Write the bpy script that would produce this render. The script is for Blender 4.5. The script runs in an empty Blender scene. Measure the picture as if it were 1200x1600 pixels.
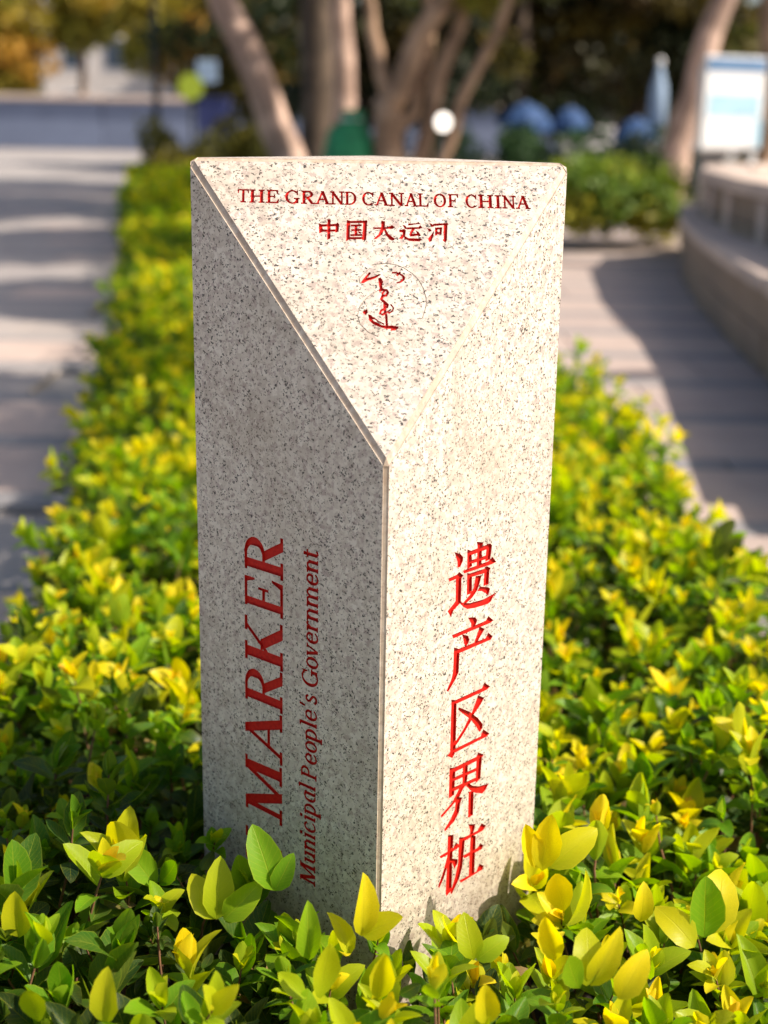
import bpy, bmesh, math, random
import numpy as np
from mathutils import Vector, Matrix, noise

random.seed(7)
rng = np.random.default_rng(11)
R_ = math.radians
scene = bpy.context.scene
col = scene.collection

# ------------------------------------------------------------------ camera
CAM_Z = 1.12
PITCH, ROLL = 0.2757678, 0.0176977
fw = Vector((0, math.cos(PITCH), -math.sin(PITCH)))
up0 = Vector((0, math.sin(PITCH), math.cos(PITCH)))
rt = Vector((1, 0, 0)) * math.cos(ROLL) + up0 * math.sin(ROLL)
up = up0 * math.cos(ROLL) - Vector((1, 0, 0)) * math.sin(ROLL)
cam_data = bpy.data.cameras.new('camera')
cam = bpy.data.objects.new('camera', cam_data)
col.objects.link(cam)
cam.matrix_world = Matrix(((rt.x, up.x, -fw.x, 0), (rt.y, up.y, -fw.y, 0), (rt.z, up.z, -fw.z, CAM_Z), (0, 0, 0, 1)))
cam_data.sensor_fit = 'VERTICAL'
cam_data.sensor_height = 36
cam_data.lens = 2158 * 36 / 1600
cam_data.clip_start = 0.05
cam_data.clip_end = 2000
cam_data.dof.use_dof = True
cam_data.dof.focus_distance = 1.31
cam_data.dof.aperture_fstop = 3.3
scene.camera = cam

# ------------------------------------------------------------------ sky and sun
SUN_EL, SUN_AZ = R_(45), R_(-13)          # azimuth from +x towards +y
sun_dir = Vector((math.cos(SUN_EL) * math.cos(SUN_AZ), math.cos(SUN_EL) * math.sin(SUN_AZ), math.sin(SUN_EL)))
world = bpy.data.worlds.new('World')
scene.world = world
world.use_nodes = True
wn = world.node_tree.nodes
wn.clear()
w_out = wn.new('ShaderNodeOutputWorld')
w_bg = wn.new('ShaderNodeBackground')
w_sky = wn.new('ShaderNodeTexSky')
w_sky.sky_type = 'NISHITA'
w_sky.sun_disc = False
w_sky.sun_elevation = SUN_EL
w_sky.sun_rotation = math.pi / 2 - SUN_AZ
w_sky.dust_density = 3.5
w_sky.ozone_density = 0.7
w_bg.inputs['Strength'].default_value = 0.10
world.node_tree.links.new(w_sky.outputs[0], w_bg.inputs[0])
world.node_tree.links.new(w_bg.outputs[0], w_out.inputs[0])
sun_data = bpy.data.lights.new('sun', 'SUN')
sun_data.energy = 4.8
sun_data.angle = R_(0.53)
sun_data.color = (1.0, 0.89, 0.75)
sun = bpy.data.objects.new('sun', sun_data)
col.objects.link(sun)
sun.rotation_euler = (-sun_dir).to_track_quat('-Z', 'Y').to_euler()

scene.view_settings.view_transform = 'Standard'
scene.view_settings.look = 'None'
scene.view_settings.exposure = 0.66
scene.view_settings.gamma = 1.0
scene.cycles.use_denoising = True
scene.cycles.max_bounces = 7
scene.cycles.transparent_max_bounces = 4
scene.cycles.sample_clamp_indirect = 6


# ------------------------------------------------------------------ helpers
def tag(o, label=None, cat=None, group=None, kind=None):
    if label: o['label'] = label
    if cat: o['category'] = cat
    if group: o['group'] = group
    if kind: o['kind'] = kind
    return o


def empty(name, loc=(0, 0, 0), rz=0.0):
    o = bpy.data.objects.new(name, None)
    col.objects.link(o)
    o.location = loc
    o.rotation_euler = (0, 0, rz)
    o.empty_display_size = 0.1
    return o


def link(name, me, mat=None, parent=None, loc=None, rz=None):
    o = bpy.data.objects.new(name, me)
    col.objects.link(o)
    if mat is not None and not me.materials:
        me.materials.append(mat)
    if parent is not None:
        o.parent = parent
    if loc is not None: o.location = loc
    if rz is not None: o.rotation_euler = (0, 0, rz)
    return o


def bm_mesh(bm, name, smooth=False):
    me = bpy.data.meshes.new(name)
    bmesh.ops.recalc_face_normals(bm, faces=bm.faces)
    bm.to_mesh(me)
    bm.free()
    if smooth:
        me.polygons.foreach_set('use_smooth', [True] * len(me.polygons))
    return me


def box(bm, x0, x1, y0, y1, z0, z1, bev=0.0):
    vs = [bm.verts.new((x, y, z)) for z in (z0, z1) for y in (y0, y1) for x in (x0, x1)]
    fs = [bm.faces.new([vs[i] for i in f]) for f in ((0, 2, 3, 1), (4, 5, 7, 6), (0, 1, 5, 4), (2, 6, 7, 3), (0, 4, 6, 2), (1, 3, 7, 5))]
    if bev:
        bmesh.ops.bevel(bm, geom=list({e for f in fs for e in f.edges}), offset=bev, segments=1, affect='EDGES')


def box_mesh(name, x0, x1, y0, y1, z0, z1, bev=0.0):
    bm = bmesh.new()
    box(bm, x0, x1, y0, y1, z0, z1, bev)
    return bm_mesh(bm, name)


def tube(bm, pts, rad, seg=8, wob=0.0, cap=True):
    pts = [Vector(p) for p in pts]
    rings = []
    for i, p in enumerate(pts):
        d = (pts[min(i + 1, len(pts) - 1)] - pts[max(i - 1, 0)]).normalized()
        a = d.orthogonal() if abs(d.x) > 0.9 else d.cross(Vector((1, 0, 0)))
        a.normalize()
        b = d.cross(a)
        r = rad[i] if hasattr(rad, '__len__') else rad
        ring = []
        for k in range(seg):
            t = 2 * math.pi * k / seg
            v = p + (a * math.cos(t) + b * math.sin(t)) * r
            if wob:
                v += (v - p) * wob * noise.noise(v * 3.0)
            ring.append(bm.verts.new(v))
        rings.append(ring)
    for r0, r1 in zip(rings, rings[1:]):
        for k in range(seg):
            bm.faces.new((r0[k], r0[(k + 1) % seg], r1[(k + 1) % seg], r1[k]))
    if cap:
        bm.faces.new(rings[0][::-1])
        bm.faces.new(rings[-1])


def lathe(bm, prof, seg=16, c=(0, 0, 0)):
    rings = []
    for r, z in prof:
        rings.append([bm.verts.new((c[0] + r * math.cos(2 * math.pi * k / seg), c[1] + r * math.sin(2 * math.pi * k / seg), c[2] + z)) for k in range(seg)])
    for r0, r1 in zip(rings, rings[1:]):
        for k in range(seg):
            bm.faces.new((r0[k], r0[(k + 1) % seg], r1[(k + 1) % seg], r1[k]))
    bm.faces.new(rings[0][::-1])
    bm.faces.new(rings[-1])


# ------------------------------------------------------------------ materials
class NT:
    def __init__(self, name):
        self.m = bpy.data.materials.new(name)
        self.m.use_nodes = True
        self.t = self.m.node_tree
        self.t.nodes.clear()
        self.out = self.n('ShaderNodeOutputMaterial')
        self.bs = self.n('ShaderNodeBsdfPrincipled')
        self.l(self.bs.outputs[0], self.out.inputs[0])
        self.tc = self.n('ShaderNodeTexCoord')

    def n(self, t, **kw):
        nd = self.t.nodes.new(t)
        for k, v in kw.items():
            setattr(nd, k, v)
        return nd

    def l(self, a, b):
        self.t.links.new(a, b)

    def noise(self, scale, detail=3, rough=0.55, coord='Object', vec=None, dist=0.0):
        nd = self.n('ShaderNodeTexNoise')
        nd.inputs['Scale'].default_value = scale
        nd.inputs['Detail'].default_value = detail
        nd.inputs['Roughness'].default_value = rough
        nd.inputs['Distortion'].default_value = dist
        self.l(vec if vec is not None else self.tc.outputs[coord], nd.inputs['Vector'])
        return nd.outputs['Fac']

    def ramp(self, fac, stops, interp='LINEAR'):
        nd = self.n('ShaderNodeValToRGB')
        cr = nd.color_ramp
        cr.interpolation = interp
        while len(cr.elements) < len(stops): cr.elements.new(0.5)
        for e, (p, c) in zip(cr.elements, stops):
            e.position = p
            e.color = (*c, 1) if len(c) == 3 else c
        self.l(fac, nd.inputs[0])
        return nd.outputs[0]

    def mix(self, fac, a, b, mode='MIX'):
        nd = self.n('ShaderNodeMix', data_type='RGBA', blend_type=mode)
        for s, v in ((nd.inputs[0], fac), (nd.inputs[6], a), (nd.inputs[7], b)):
            if isinstance(v, (int, float)): s.default_value = v
            elif isinstance(v, tuple): s.default_value = (*v, 1)
            else: self.l(v, s)
        return nd.outputs[2]

    def math(self, op, a, b=0.0):
        nd = self.n('ShaderNodeMath', operation=op)
        for s, v in ((nd.inputs[0], a), (nd.inputs[1], b)):
            if isinstance(v, (int, float)): s.default_value = v
            else: self.l(v, s)
        return nd.outputs[0]

    def bump(self, h, strength=0.3, dist=0.01):
        nd = self.n('ShaderNodeBump')
        nd.inputs['Strength'].default_value = strength
        nd.inputs['Distance'].default_value = dist
        self.l(h, nd.inputs['Height'])
        self.l(nd.outputs[0], self.bs.inputs['Normal'])

    def base(self, c):
        if isinstance(c, tuple): self.bs.inputs['Base Color'].default_value = (*c, 1)
        else: self.l(c, self.bs.inputs['Base Color'])

    def rough(self, v):
        if isinstance(v, (int, float)): self.bs.inputs['Roughness'].default_value = v
        else: self.l(v, self.bs.inputs['Roughness'])


def plain(name, c, rough=0.6, var=0.15, scale=6.0, metal=0.0, bump=0.0):
    t = NT(name)
    f = t.noise(scale, 4)
    lo = tuple(x * (1 - var) for x in c)
    hi = tuple(min(1, x * (1 + var)) for x in c)
    t.base(t.ramp(f, [(0.3, lo), (0.7, hi)]))
    t.rough(rough)
    t.bs.inputs['Metallic'].default_value = metal
    if bump: t.bump(t.noise(scale * 6, 4), bump, 0.01)
    return t.m


def granite(name, speck=True):
    t = NT(name)
    co = t.tc.outputs['Object']
    # warped coordinates keep the crystal edges ragged
    wn_ = t.n('ShaderNodeTexNoise'); wn_.inputs['Scale'].default_value = 420; wn_.inputs['Detail'].default_value = 2
    t.l(co, wn_.inputs['Vector'])
    va = t.n('ShaderNodeVectorMath', operation='MULTIPLY_ADD')
    t.l(wn_.outputs['Color'], va.inputs[0]); va.inputs[1].default_value = (0.006,) * 3; t.l(co, va.inputs[2])
    wv = va.outputs[0]
    v1 = t.n('ShaderNodeTexVoronoi', feature='F1'); v1.inputs['Scale'].default_value = 170; t.l(wv, v1.inputs['Vector'])
    bw = t.n('ShaderNodeRGBToBW'); t.l(v1.outputs['Color'], bw.inputs[0])
    cream = t.ramp(bw.outputs[0], [(0.15, (0.50, 0.435, 0.365)), (0.5, (0.61, 0.54, 0.46)), (0.85, (0.68, 0.615, 0.53))])
    # pinkish grey feldspar blotches
    bl = t.noise(185, 3, 0.6, vec=wv)
    blm = t.ramp(bl, [(0.53, (0, 0, 0)), (0.61, (0.75, 0.75, 0.75))])
    c = t.mix(blm, cream, (0.37, 0.285, 0.26))
    gq = t.noise(150, 4, 0.7)
    c = t.mix(t.ramp(gq, [(0.62, (0, 0, 0)), (0.72, (0.6, 0.6, 0.6))]), c, (0.27, 0.245, 0.21))
    if speck:
        # black mica: one random value per small cell, only some cells are dark
        mp = t.n('ShaderNodeMapping'); t.l(wv, mp.inputs[0]); mp.inputs['Rotation'].default_value = (0.5, 0.8, 0.6); mp.inputs['Scale'].default_value = (1, 2.4, 1.6)
        v2 = t.n('ShaderNodeTexVoronoi', feature='F1'); v2.inputs['Scale'].default_value = 235; t.l(mp.outputs[0], v2.inputs['Vector'])
        b2 = t.n('ShaderNodeSeparateColor'); t.l(v2.outputs['Color'], b2.inputs[0])
        cl = t.noise(70, 2, 0.5)
        thr = t.math('ADD', b2.outputs[0], t.math('MULTIPLY', t.math('SUBTRACT', cl, 0.5), 0.55))
        near = t.math('LESS_THAN', v2.outputs['Distance'], 0.43)
        sp = t.math('MULTIPLY', t.ramp(thr, [(0.76, (0, 0, 0)), (0.785, (1, 1, 1))]), near)
        c = t.mix(t.math('MULTIPLY', sp, 0.97), c, (0.022, 0.02, 0.02))
        v3 = t.n('ShaderNodeTexVoronoi', feature='F1'); v3.inputs['Scale'].default_value = 440; t.l(wv, v3.inputs['Vector'])
        b3 = t.n('ShaderNodeSeparateColor'); t.l(v3.outputs['Color'], b3.inputs[0])
        sp3 = t.math('MULTIPLY', t.math('GREATER_THAN', b3.outputs[1], 0.80), t.math('LESS_THAN', v3.outputs['Distance'], 0.4))
        c = t.mix(t.math('MULTIPLY', sp3, 0.8), c, (0.06, 0.055, 0.05))
    # weather stains
    st = t.noise(7, 5, 0.65)
    c = t.mix(t.ramp(st, [(0.50, (0, 0, 0)), (0.78, (0.42, 0.42, 0.42))]), c, (0.34, 0.27, 0.19))
    # rain streaks and splashed soil near the bed
    mps = t.n('ShaderNodeMapping'); t.l(co, mps.inputs[0]); mps.inputs['Scale'].default_value = (1, 1, 0.06)
    sk = t.noise(42, 4, 0.6, vec=mps.outputs[0])
    c = t.mix(t.ramp(sk, [(0.56, (0, 0, 0)), (0.74, (0.30, 0.30, 0.30))]), c, (0.27, 0.22, 0.17))
    sz = t.n('ShaderNodeSeparateXYZ'); t.l(co, sz.inputs[0])
    spl = t.math('ADD', t.math('MULTIPLY', t.math('SUBTRACT', 0.44, sz.outputs[2]), 4.0), t.math('SUBTRACT', t.noise(38, 5, 0.7), 0.5))
    c = t.mix(t.ramp(spl, [(0.05, (0, 0, 0)), (0.5, (0.45, 0.45, 0.45))]), c, (0.22, 0.17, 0.12))
    if not speck:
        mp = t.n('ShaderNodeMapping'); t.l(co, mp.inputs[0]); mp.inputs['Scale'].default_value = (1, 1, 0.25)
        s2 = t.noise(160, 4, 0.6, vec=mp.outputs[0])
        c = t.mix(t.ramp(s2, [(0.35, (0.75, 0.75, 0.75)), (0.7, (0.25, 0.25, 0.25))]), c, (0.40, 0.285, 0.185))
    t.base(c)
    t.rough(0.5 if speck else 0.42)
    t.bump(t.noise(900, 2), 0.12, 0.0006)
    return t.m


def red_paint():
    t = NT('red_carving_paint')
    f = t.noise(260, 4, 0.6)
    c = t.ramp(f, [(0.25, (0.34, 0.006, 0.004)), (0.5, (0.52, 0.010, 0.005)), (0.8, (0.58, 0.022, 0.008))])
    w = t.noise(900, 3, 0.6)
    c = t.mix(t.ramp(w, [(0.70, (0, 0, 0)), (0.76, (0.6, 0.6, 0.6))]), c, (0.42, 0.22, 0.17))
    t.base(c)
    t.rough(0.6)
    t.bs.inputs['Specular IOR Level'].default_value = 0.2
    return t.m


def leaf_material(name, source):
    """source: 'mesh' reads a per-leaf colour attribute, 'object' the object's own colour."""
    t = NT(name)
    if source == 'mesh':
        a = t.n('ShaderNodeAttribute', attribute_name='tint'); tint = a.outputs['Color']
    else:
        a = t.n('ShaderNodeObjectInfo'); tint = a.outputs['Color']
    uv = t.n('ShaderNodeUVMap', uv_map='leaf')
    sx = t.n('ShaderNodeSeparateXYZ'); t.l(uv.outputs[0], sx.inputs[0])
    ax = t.math('ABSOLUTE', t.math('SUBTRACT', sx.outputs[0], 0.5))
    # pale midrib and margin, faint side veins
    rib = t.ramp(ax, [(0.0, (1, 1, 1)), (0.022, (0, 0, 0))])
    mar = t.ramp(ax, [(0.455, (0, 0, 0)), (0.5, (0.55, 0.55, 0.55))])
    vv = t.math('SINE', t.math('MULTIPLY', t.math('SUBTRACT', sx.outputs[1], t.math('MULTIPLY', ax, 0.55)), 62.0))
    vein = t.ramp(vv, [(0.90, (0, 0, 0)), (1.0, (0.28, 0.28, 0.28))])
    pale = t.mix(0.5, tint, (0.60, 0.58, 0.05))
    f = t.math('MAXIMUM', t.math('MULTIPLY', rib, 0.7), t.math('MAXIMUM', mar, vein))
    bl = t.noise(55, 3)
    tv = t.mix(t.ramp(bl, [(0.35, (0, 0, 0)), (0.75, (0.4, 0.4, 0.4))]), tint, t.mix(0.55, tint, (0.30, 0.30, 0.015)))
    # new leaves are greener towards their stalk
    tv = t.mix(t.ramp(sx.outputs[1], [(0.08, (0.62, 0.62, 0.62)), (0.62, (0, 0, 0))]), tv, t.mix(0.6, tint, (0.13, 0.27, 0.010)))
    # a few brown freckles and scorched spots
    br = t.noise(120, 4, 0.7)
    c = t.mix(f, tv, pale)
    c = t.mix(t.ramp(br, [(0.69, (0, 0, 0)), (0.75, (0.65, 0.65, 0.65))]), c, (0.16, 0.10, 0.03))
    # browned margins on some leaves
    em = t.math('ADD', t.math('MULTIPLY', ax, 2.0), t.math('MULTIPLY', t.math('SUBTRACT', t.noise(34, 4, 0.7), 0.5), 1.5))
    c = t.mix(t.ramp(em, [(1.20, (0, 0, 0)), (1.34, (0.75, 0.75, 0.75))]), c, (0.26, 0.14, 0.035))
    geo = t.n('ShaderNodeNewGeometry')
    c = t.mix(t.math('MULTIPLY', geo.outputs['Backfacing'], 0.35), c, t.mix(0.5, c, (0.40, 0.46, 0.05)))
    t.base(c)
    t.rough(t.ramp(bl, [(0.3, (0.34,) * 3), (0.7, (0.5,) * 3)]))
    t.bs.inputs['Specular IOR Level'].default_value = 0.22
    t.bump(t.math('ADD', t.math('MULTIPLY', vein, -1.0), t.math('MULTIPLY', rib, -2.0)), 0.35, 0.0008)
    tr = t.n('ShaderNodeBsdfTranslucent')
    hs = t.n('ShaderNodeHueSaturation'); hs.inputs['Saturation'].default_value = 1.12; hs.inputs['Value'].default_value = 1.7
    t.l(c, hs.inputs['Color']); t.l(hs.outputs[0], tr.inputs[0])
    mx = t.n('ShaderNodeMixShader'); mx.inputs[0].default_value = 0.46
    t.l(t.bs.outputs[0], mx.inputs[1]); t.l(tr.outputs[0], mx.inputs[2])
    t.l(mx.outputs[0], t.out.inputs[0])
    return t.m


def bark(name, a, b):
    t = NT(name)
    mp = t.n('ShaderNodeMapping'); t.l(t.tc.outputs['Object'], mp.inputs[0]); mp.inputs['Scale'].default_value = (1, 1, 0.3)
    f = t.noise(9, 6, 0.65, vec=mp.outputs[0])
    g = t.noise(2.2, 3, 0.5)
    c = t.ramp(f, [(0.3, a), (0.7, b)])
    t.base(t.mix(t.ramp(g, [(0.48, (0, 0, 0)), (0.56, (0.7, 0.7, 0.7))]), c, tuple(x * 0.55 for x in a)))
    t.rough(0.9)
    t.bump(f, 0.6, 0.03)
    return t.m


def paving(name, lo, hi, scale=4.0):
    t = NT(name)
    oi = t.n('ShaderNodeObjectInfo')
    f = t.noise(scale, 5, 0.65, coord='Object')
    g = t.noise(160, 3, 0.6, coord='Object')
    c = t.ramp(f, [(0.3, lo), (0.7, hi)])
    c = t.mix(t.ramp(g, [(0.55, (0, 0, 0)), (0.75, (0.35, 0.35, 0.35))]), c, tuple(x * 0.45 for x in lo))
    k = t.ramp(oi.outputs['Random'], [(0, (0.82, 0.82, 0.84)), (1, (1.0, 0.98, 0.96))])
    t.base(t.mix(1.0, c, k, 'MULTIPLY'))
    t.rough(0.75)
    t.bump(g, 0.15, 0.003)
    return t.m


M = {}
M['granite'] = granite('speckled_granite')
M['arris'] = granite('sawn_granite_edge', speck=False)
M['red'] = red_paint()
M['grime'] = plain('grime_in_thin_carving', (0.36, 0.30, 0.245), 0.8, 0.4, 200)
M['leaf'] = leaf_material('privet_leaf', 'mesh')
M['leaf_obj'] = leaf_material('privet_leaf_single', 'object')
M['twig'] = plain('red_brown_twig', (0.16, 0.075, 0.035), 0.8, 0.4, 40)
M['soil'] = plain('dark_bed_soil', (0.035, 0.026, 0.018), 0.95, 0.4, 12, bump=0.6)
M['slab_pink'] = paving('pink_granite_slab', (0.43, 0.34, 0.305), (0.53, 0.43, 0.38))
M['slab_grey'] = paving('grey_granite_slab', (0.25, 0.24, 0.245), (0.31, 0.30, 0.305))
M['slab_mid'] = paving('grey_pink_slab', (0.32, 0.285, 0.27), (0.39, 0.35, 0.33))
M['ground'] = plain('worn_plaza_paving', (0.31, 0.285, 0.275), 0.85, 0.18, 0.7)
M['wall_stone'] = paving('tan_wall_block', (0.25, 0.185, 0.13), (0.36, 0.275, 0.20))
M['coping'] = paving('pink_coping_stone', (0.55, 0.44, 0.37), (0.68, 0.56, 0.48))
M['bark_pale'] = bark('pale_pink_bark', (0.46, 0.31, 0.24), (0.64, 0.46, 0.37))
M['bark_dark'] = bark('dark_brown_bark', (0.09, 0.065, 0.045), (0.17, 0.12, 0.085))
M['bark_tan'] = bark('tan_bark', (0.32, 0.20, 0.125), (0.47, 0.32, 0.21))
# lettering traced in millimetres on each face
RIGHT_TEXT = {
 '遗': [[(98.8,351.8),(107.4,356.3),(111.0,359.8),(110.8,362.6),(107.5,367.4),(104.2,366.9),(104.3,362.2),(101.5,356.0)],[(91.7,376.4),(103.3,375.6),(106.6,373.8),(111.9,378.1),(109.5,379.7),(109.8,403.8),(103.4,403.3),(102.6,377.9),(92.6,378.3)],[(103.3,401.5),(109.9,404.1),(99.1,408.9),(96.0,414.0),(92.0,408.5),(97.3,405.6)],[(106.4,402.3),(114.2,406.6),(124.7,409.5),(145.8,411.1),(166.8,408.0),(160.1,411.3),(157.6,414.7),(153.2,415.9),(132.0,414.7),(121.5,413.0),(114.4,408.9)],[(133.1,349.7),(141.4,352.1),(139.8,354.0),(139.8,374.3),(134.0,374.1),(134.2,353.9)],[(118.6,354.3),(123.5,356.5),(125.2,370.9),(119.3,372.3)],[(120.1,356.3),(148.7,355.9),(153.1,355.8),(155.0,357.5),(148.8,358.8),(123.7,359.4)],[(148.6,355.0),(155.5,357.7),(153.6,370.6),(147.3,370.9)],[(123.7,366.1),(150.2,366.5),(150.3,368.8),(123.8,368.1)],[(113.4,373.7),(152.4,373.2),(157.5,370.4),(162.9,375.6),(156.1,376.0),(114.7,375.4)],[(119.6,378.0),(125.7,380.0),(126.2,398.2),(120.2,398.4)],[(123.0,378.8),(145.7,379.6),(149.1,377.8),(154.3,380.8),(152.1,382.8),(125.8,381.7)],[(146.6,379.8),(153.2,381.4),(152.3,395.5),(145.8,395.6)],[(132.8,384.0),(140.4,385.2),(138.5,391.0),(134.5,398.0),(127.8,403.2),(116.0,407.6),(114.2,406.6),(124.3,401.2),(130.8,394.8)],[(137.2,398.7),(139.7,396.4),(152.3,400.1),(155.0,401.9),(153.0,406.9),(149.8,404.1),(143.4,400.2)]],
 '产': [[(123.4,423.5),(133.5,426.2),(136.3,429.5),(134.7,432.5),(132.2,435.3),(128.7,434.4),(128.4,429.7)],[(100.0,435.2),(151.7,434.5),(155.0,430.7),(162.6,436.4),(158.1,437.0),(101.3,437.5)],[(115.0,438.5),(123.0,442.6),(125.4,446.7),(123.4,449.7),(120.1,451.6),(118.4,446.6)],[(141.8,438.4),(148.6,442.0),(142.6,447.4),(136.0,454.9),(133.3,454.2),(137.3,447.1)],[(109.7,452.2),(151.9,452.9),(156.1,448.5),(162.4,453.4),(160.1,455.2),(110.8,455.4)],[(103.1,449.2),(111.5,453.3),(110.3,455.8),(110.1,475.4),(106.0,481.2),(95.4,490.8),(94.1,489.5),(100.9,480.2),(103.0,472.2)]],
 '区': [[(108.9,504.9),(149.6,505.1),(153.0,500.4),(161.5,506.5),(156.1,507.7),(109.9,507.6)],[(101.9,502.8),(108.7,505.3),(108.5,508.5),(109.4,557.5),(108.2,561.1),(105.5,563.9),(98.9,559.9),(102.3,557.7)],[(143.6,511.1),(152.3,516.2),(147.4,520.8),(137.8,527.7),(131.3,535.6),(120.1,545.2),(110.7,552.0),(109.6,549.6),(121.8,540.4),(131.0,530.2),(135.7,525.0)],[(113.6,514.7),(116.6,516.3),(130.7,524.8),(144.2,535.8),(151.8,544.3),(151.6,548.3),(147.7,550.1),(142.6,542.7),(133.1,532.2),(113.7,516.0)],[(109.0,557.1),(150.5,557.5),(154.2,551.5),(163.2,558.3),(158.8,559.8),(152.7,559.5),(109.5,559.6)]],
 '界': [[(102.5,575.1),(110.4,578.2),(109.4,605.9),(102.7,606.4)],[(109.0,577.4),(144.6,577.9),(147.5,574.5),(155.3,579.1),(151.9,581.1),(111.1,580.9)],[(145.3,578.1),(152.9,580.1),(151.6,603.7),(145.6,605.4)],[(108.6,588.0),(147.4,590.5),(147.5,592.6),(108.7,590.4)],[(108.1,598.7),(146.6,601.2),(146.7,603.6),(108.2,601.4)],[(123.7,577.3),(130.2,580.9),(130.2,595.9),(128.9,600.9),(123.2,605.6),(116.6,612.7),(91.9,623.6),(91.2,622.0),(107.9,614.9),(118.2,603.7),(123.8,599.0)],[(129.8,603.3),(131.9,602.0),(139.3,608.2),(149.7,612.7),(158.0,614.3),(165.2,615.4),(161.4,619.8),(156.3,621.4),(144.8,616.4),(137.4,610.9)],[(114.0,611.0),(122.7,615.0),(119.9,619.4),(118.4,628.5),(111.9,635.6),(97.9,641.0),(97.4,639.7),(106.8,632.2),(113.3,623.7)],[(134.5,612.9),(141.3,614.4),(141.5,640.2),(135.0,640.4)]],
 '桩': [[(103.3,649.4),(110.7,651.6),(110.0,677.7),(110.7,713.2),(103.9,715.9),(102.8,713.3),(103.3,681.9)],[(91.3,667.2),(112.4,666.9),(115.8,662.7),(121.4,667.4),(117.5,669.0),(92.9,669.0)],[(103.7,671.0),(106.8,673.6),(101.5,685.3),(96.1,695.6),(91.4,701.3),(90.4,699.8),(96.7,688.9)],[(110.0,677.7),(119.2,682.7),(118.4,686.9),(115.1,689.4),(111.1,681.0)],[(135.5,649.3),(145.9,653.8),(145.1,658.4),(142.3,662.9),(139.3,662.4),(139.5,656.2)],[(129.1,661.8),(151.6,663.1),(157.4,657.3),(163.9,662.3),(159.9,665.0),(131.3,664.8)],[(121.6,659.1),(130.1,662.2),(128.8,675.7),(126.8,694.7),(122.3,705.5),(111.9,717.3),(110.4,715.9),(117.1,701.8),(121.4,686.7)],[(140.4,664.3),(147.7,667.9),(147.5,710.6),(139.9,710.9)],[(129.2,682.2),(152.7,683.4),(156.7,679.8),(161.1,684.0),(159.1,686.1),(131.3,685.0)],[(124.5,708.6),(152.2,710.4),(157.0,703.8),(163.2,708.6),(161.6,710.8),(126.6,710.9)]],
}
SLOPE_TEXT = {
 '中': [[(-57.7,69.0),(-54.6,70.3),(-54.6,77.8),(-57.4,79.4)],[(-55.8,70.2),(-42.0,69.5),(-40.5,68.1),(-39.1,70.1),(-39.7,71.6),(-55.8,72.4)],[(-42.0,69.5),(-39.3,70.1),(-39.9,77.6),(-42.4,78.3)],[(-55.8,75.8),(-40.9,75.3),(-40.9,77.3),(-55.8,77.8)],[(-49.6,64.4),(-47.1,64.8),(-47.4,84.7),(-50.0,86.1)]],
 '国': [[(-31.9,65.2),(-29.0,65.9),(-29.8,85.5),(-32.7,86.6)],[(-30.8,66.3),(-16.0,65.7),(-13.6,65.0),(-13.0,67.0),(-14.8,68.0),(-30.8,68.2)],[(-16.6,65.7),(-13.3,65.6),(-14.5,85.6),(-17.8,86.0)],[(-31.2,83.2),(-15.4,83.0),(-15.4,85.0),(-31.2,85.3)],[(-28.2,70.1),(-18.4,69.7),(-18.4,71.3),(-28.2,71.7)],[(-27.9,75.0),(-19.0,74.5),(-18.5,76.2),(-27.9,76.6)],[(-28.8,80.2),(-18.2,79.8),(-18.0,81.6),(-28.8,82.0)],[(-24.7,70.3),(-22.5,70.3),(-22.7,81.1),(-24.8,81.4)],[(-21.7,76.6),(-19.7,77.7),(-19.3,79.4),(-21.2,78.6)]],
 '大': [[(-7.8,72.8),(7.0,72.1),(9.4,70.0),(12.3,72.0),(10.5,73.6),(-7.2,74.1)],[(0.0,65.4),(3.2,66.3),(2.8,72.9),(0.4,79.7),(-5.0,84.5),(-8.0,85.2),(-2.6,79.7),(-0.1,72.9)],[(1.7,72.9),(3.4,73.5),(5.7,78.9),(9.2,82.2),(12.1,84.2),(10.3,86.0),(7.3,85.2),(3.9,80.3)]],
 '运': [[(19.5,69.6),(21.9,70.3),(23.2,73.2),(21.8,73.9)],[(16.4,75.4),(20.6,74.0),(22.3,75.3),(21.6,80.7),(19.2,80.7),(19.7,77.4),(16.6,77.0)],[(19.3,80.1),(21.6,80.4),(18.6,84.4),(16.0,83.8)],[(20.4,80.7),(24.5,83.6),(37.1,83.9),(35.1,86.6),(25.6,86.3),(20.9,83.7)],[(24.9,68.2),(32.6,67.7),(34.2,66.3),(35.8,68.0),(24.8,69.8)],[(23.0,72.3),(34.3,71.7),(36.1,69.9),(37.5,72.1),(35.4,73.3),(23.3,74.0)],[(28.3,73.2),(30.7,73.5),(27.5,79.9),(25.5,80.0)],[(25.8,79.0),(32.9,78.6),(33.3,80.5),(26.3,81.6)],[(31.8,75.8),(33.8,76.5),(36.1,80.5),(34.0,81.6)]],
 '河': [[(44.5,67.2),(47.1,68.5),(48.2,70.8),(46.2,71.3)],[(42.3,72.7),(44.9,73.3),(46.3,75.6),(44.2,76.3)],[(42.8,83.8),(45.9,79.7),(48.7,74.9),(47.7,80.3),(45.7,86.4),(43.9,86.9)],[(48.0,68.1),(59.4,67.2),(61.2,66.8),(61.7,68.6),(48.0,70.1)],[(57.9,67.9),(61.2,67.9),(60.0,84.9),(58.7,87.6),(56.4,85.2),(57.4,83.6)],[(49.7,71.9),(51.6,72.1),(51.4,79.6),(49.5,80.3)],[(50.3,72.0),(55.7,71.7),(55.6,73.4),(50.3,73.8)],[(54.0,72.1),(56.0,71.8),(55.3,78.9),(53.8,79.2)],[(50.2,76.9),(55.2,76.6),(55.1,78.5),(50.1,78.7)]],
}
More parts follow.
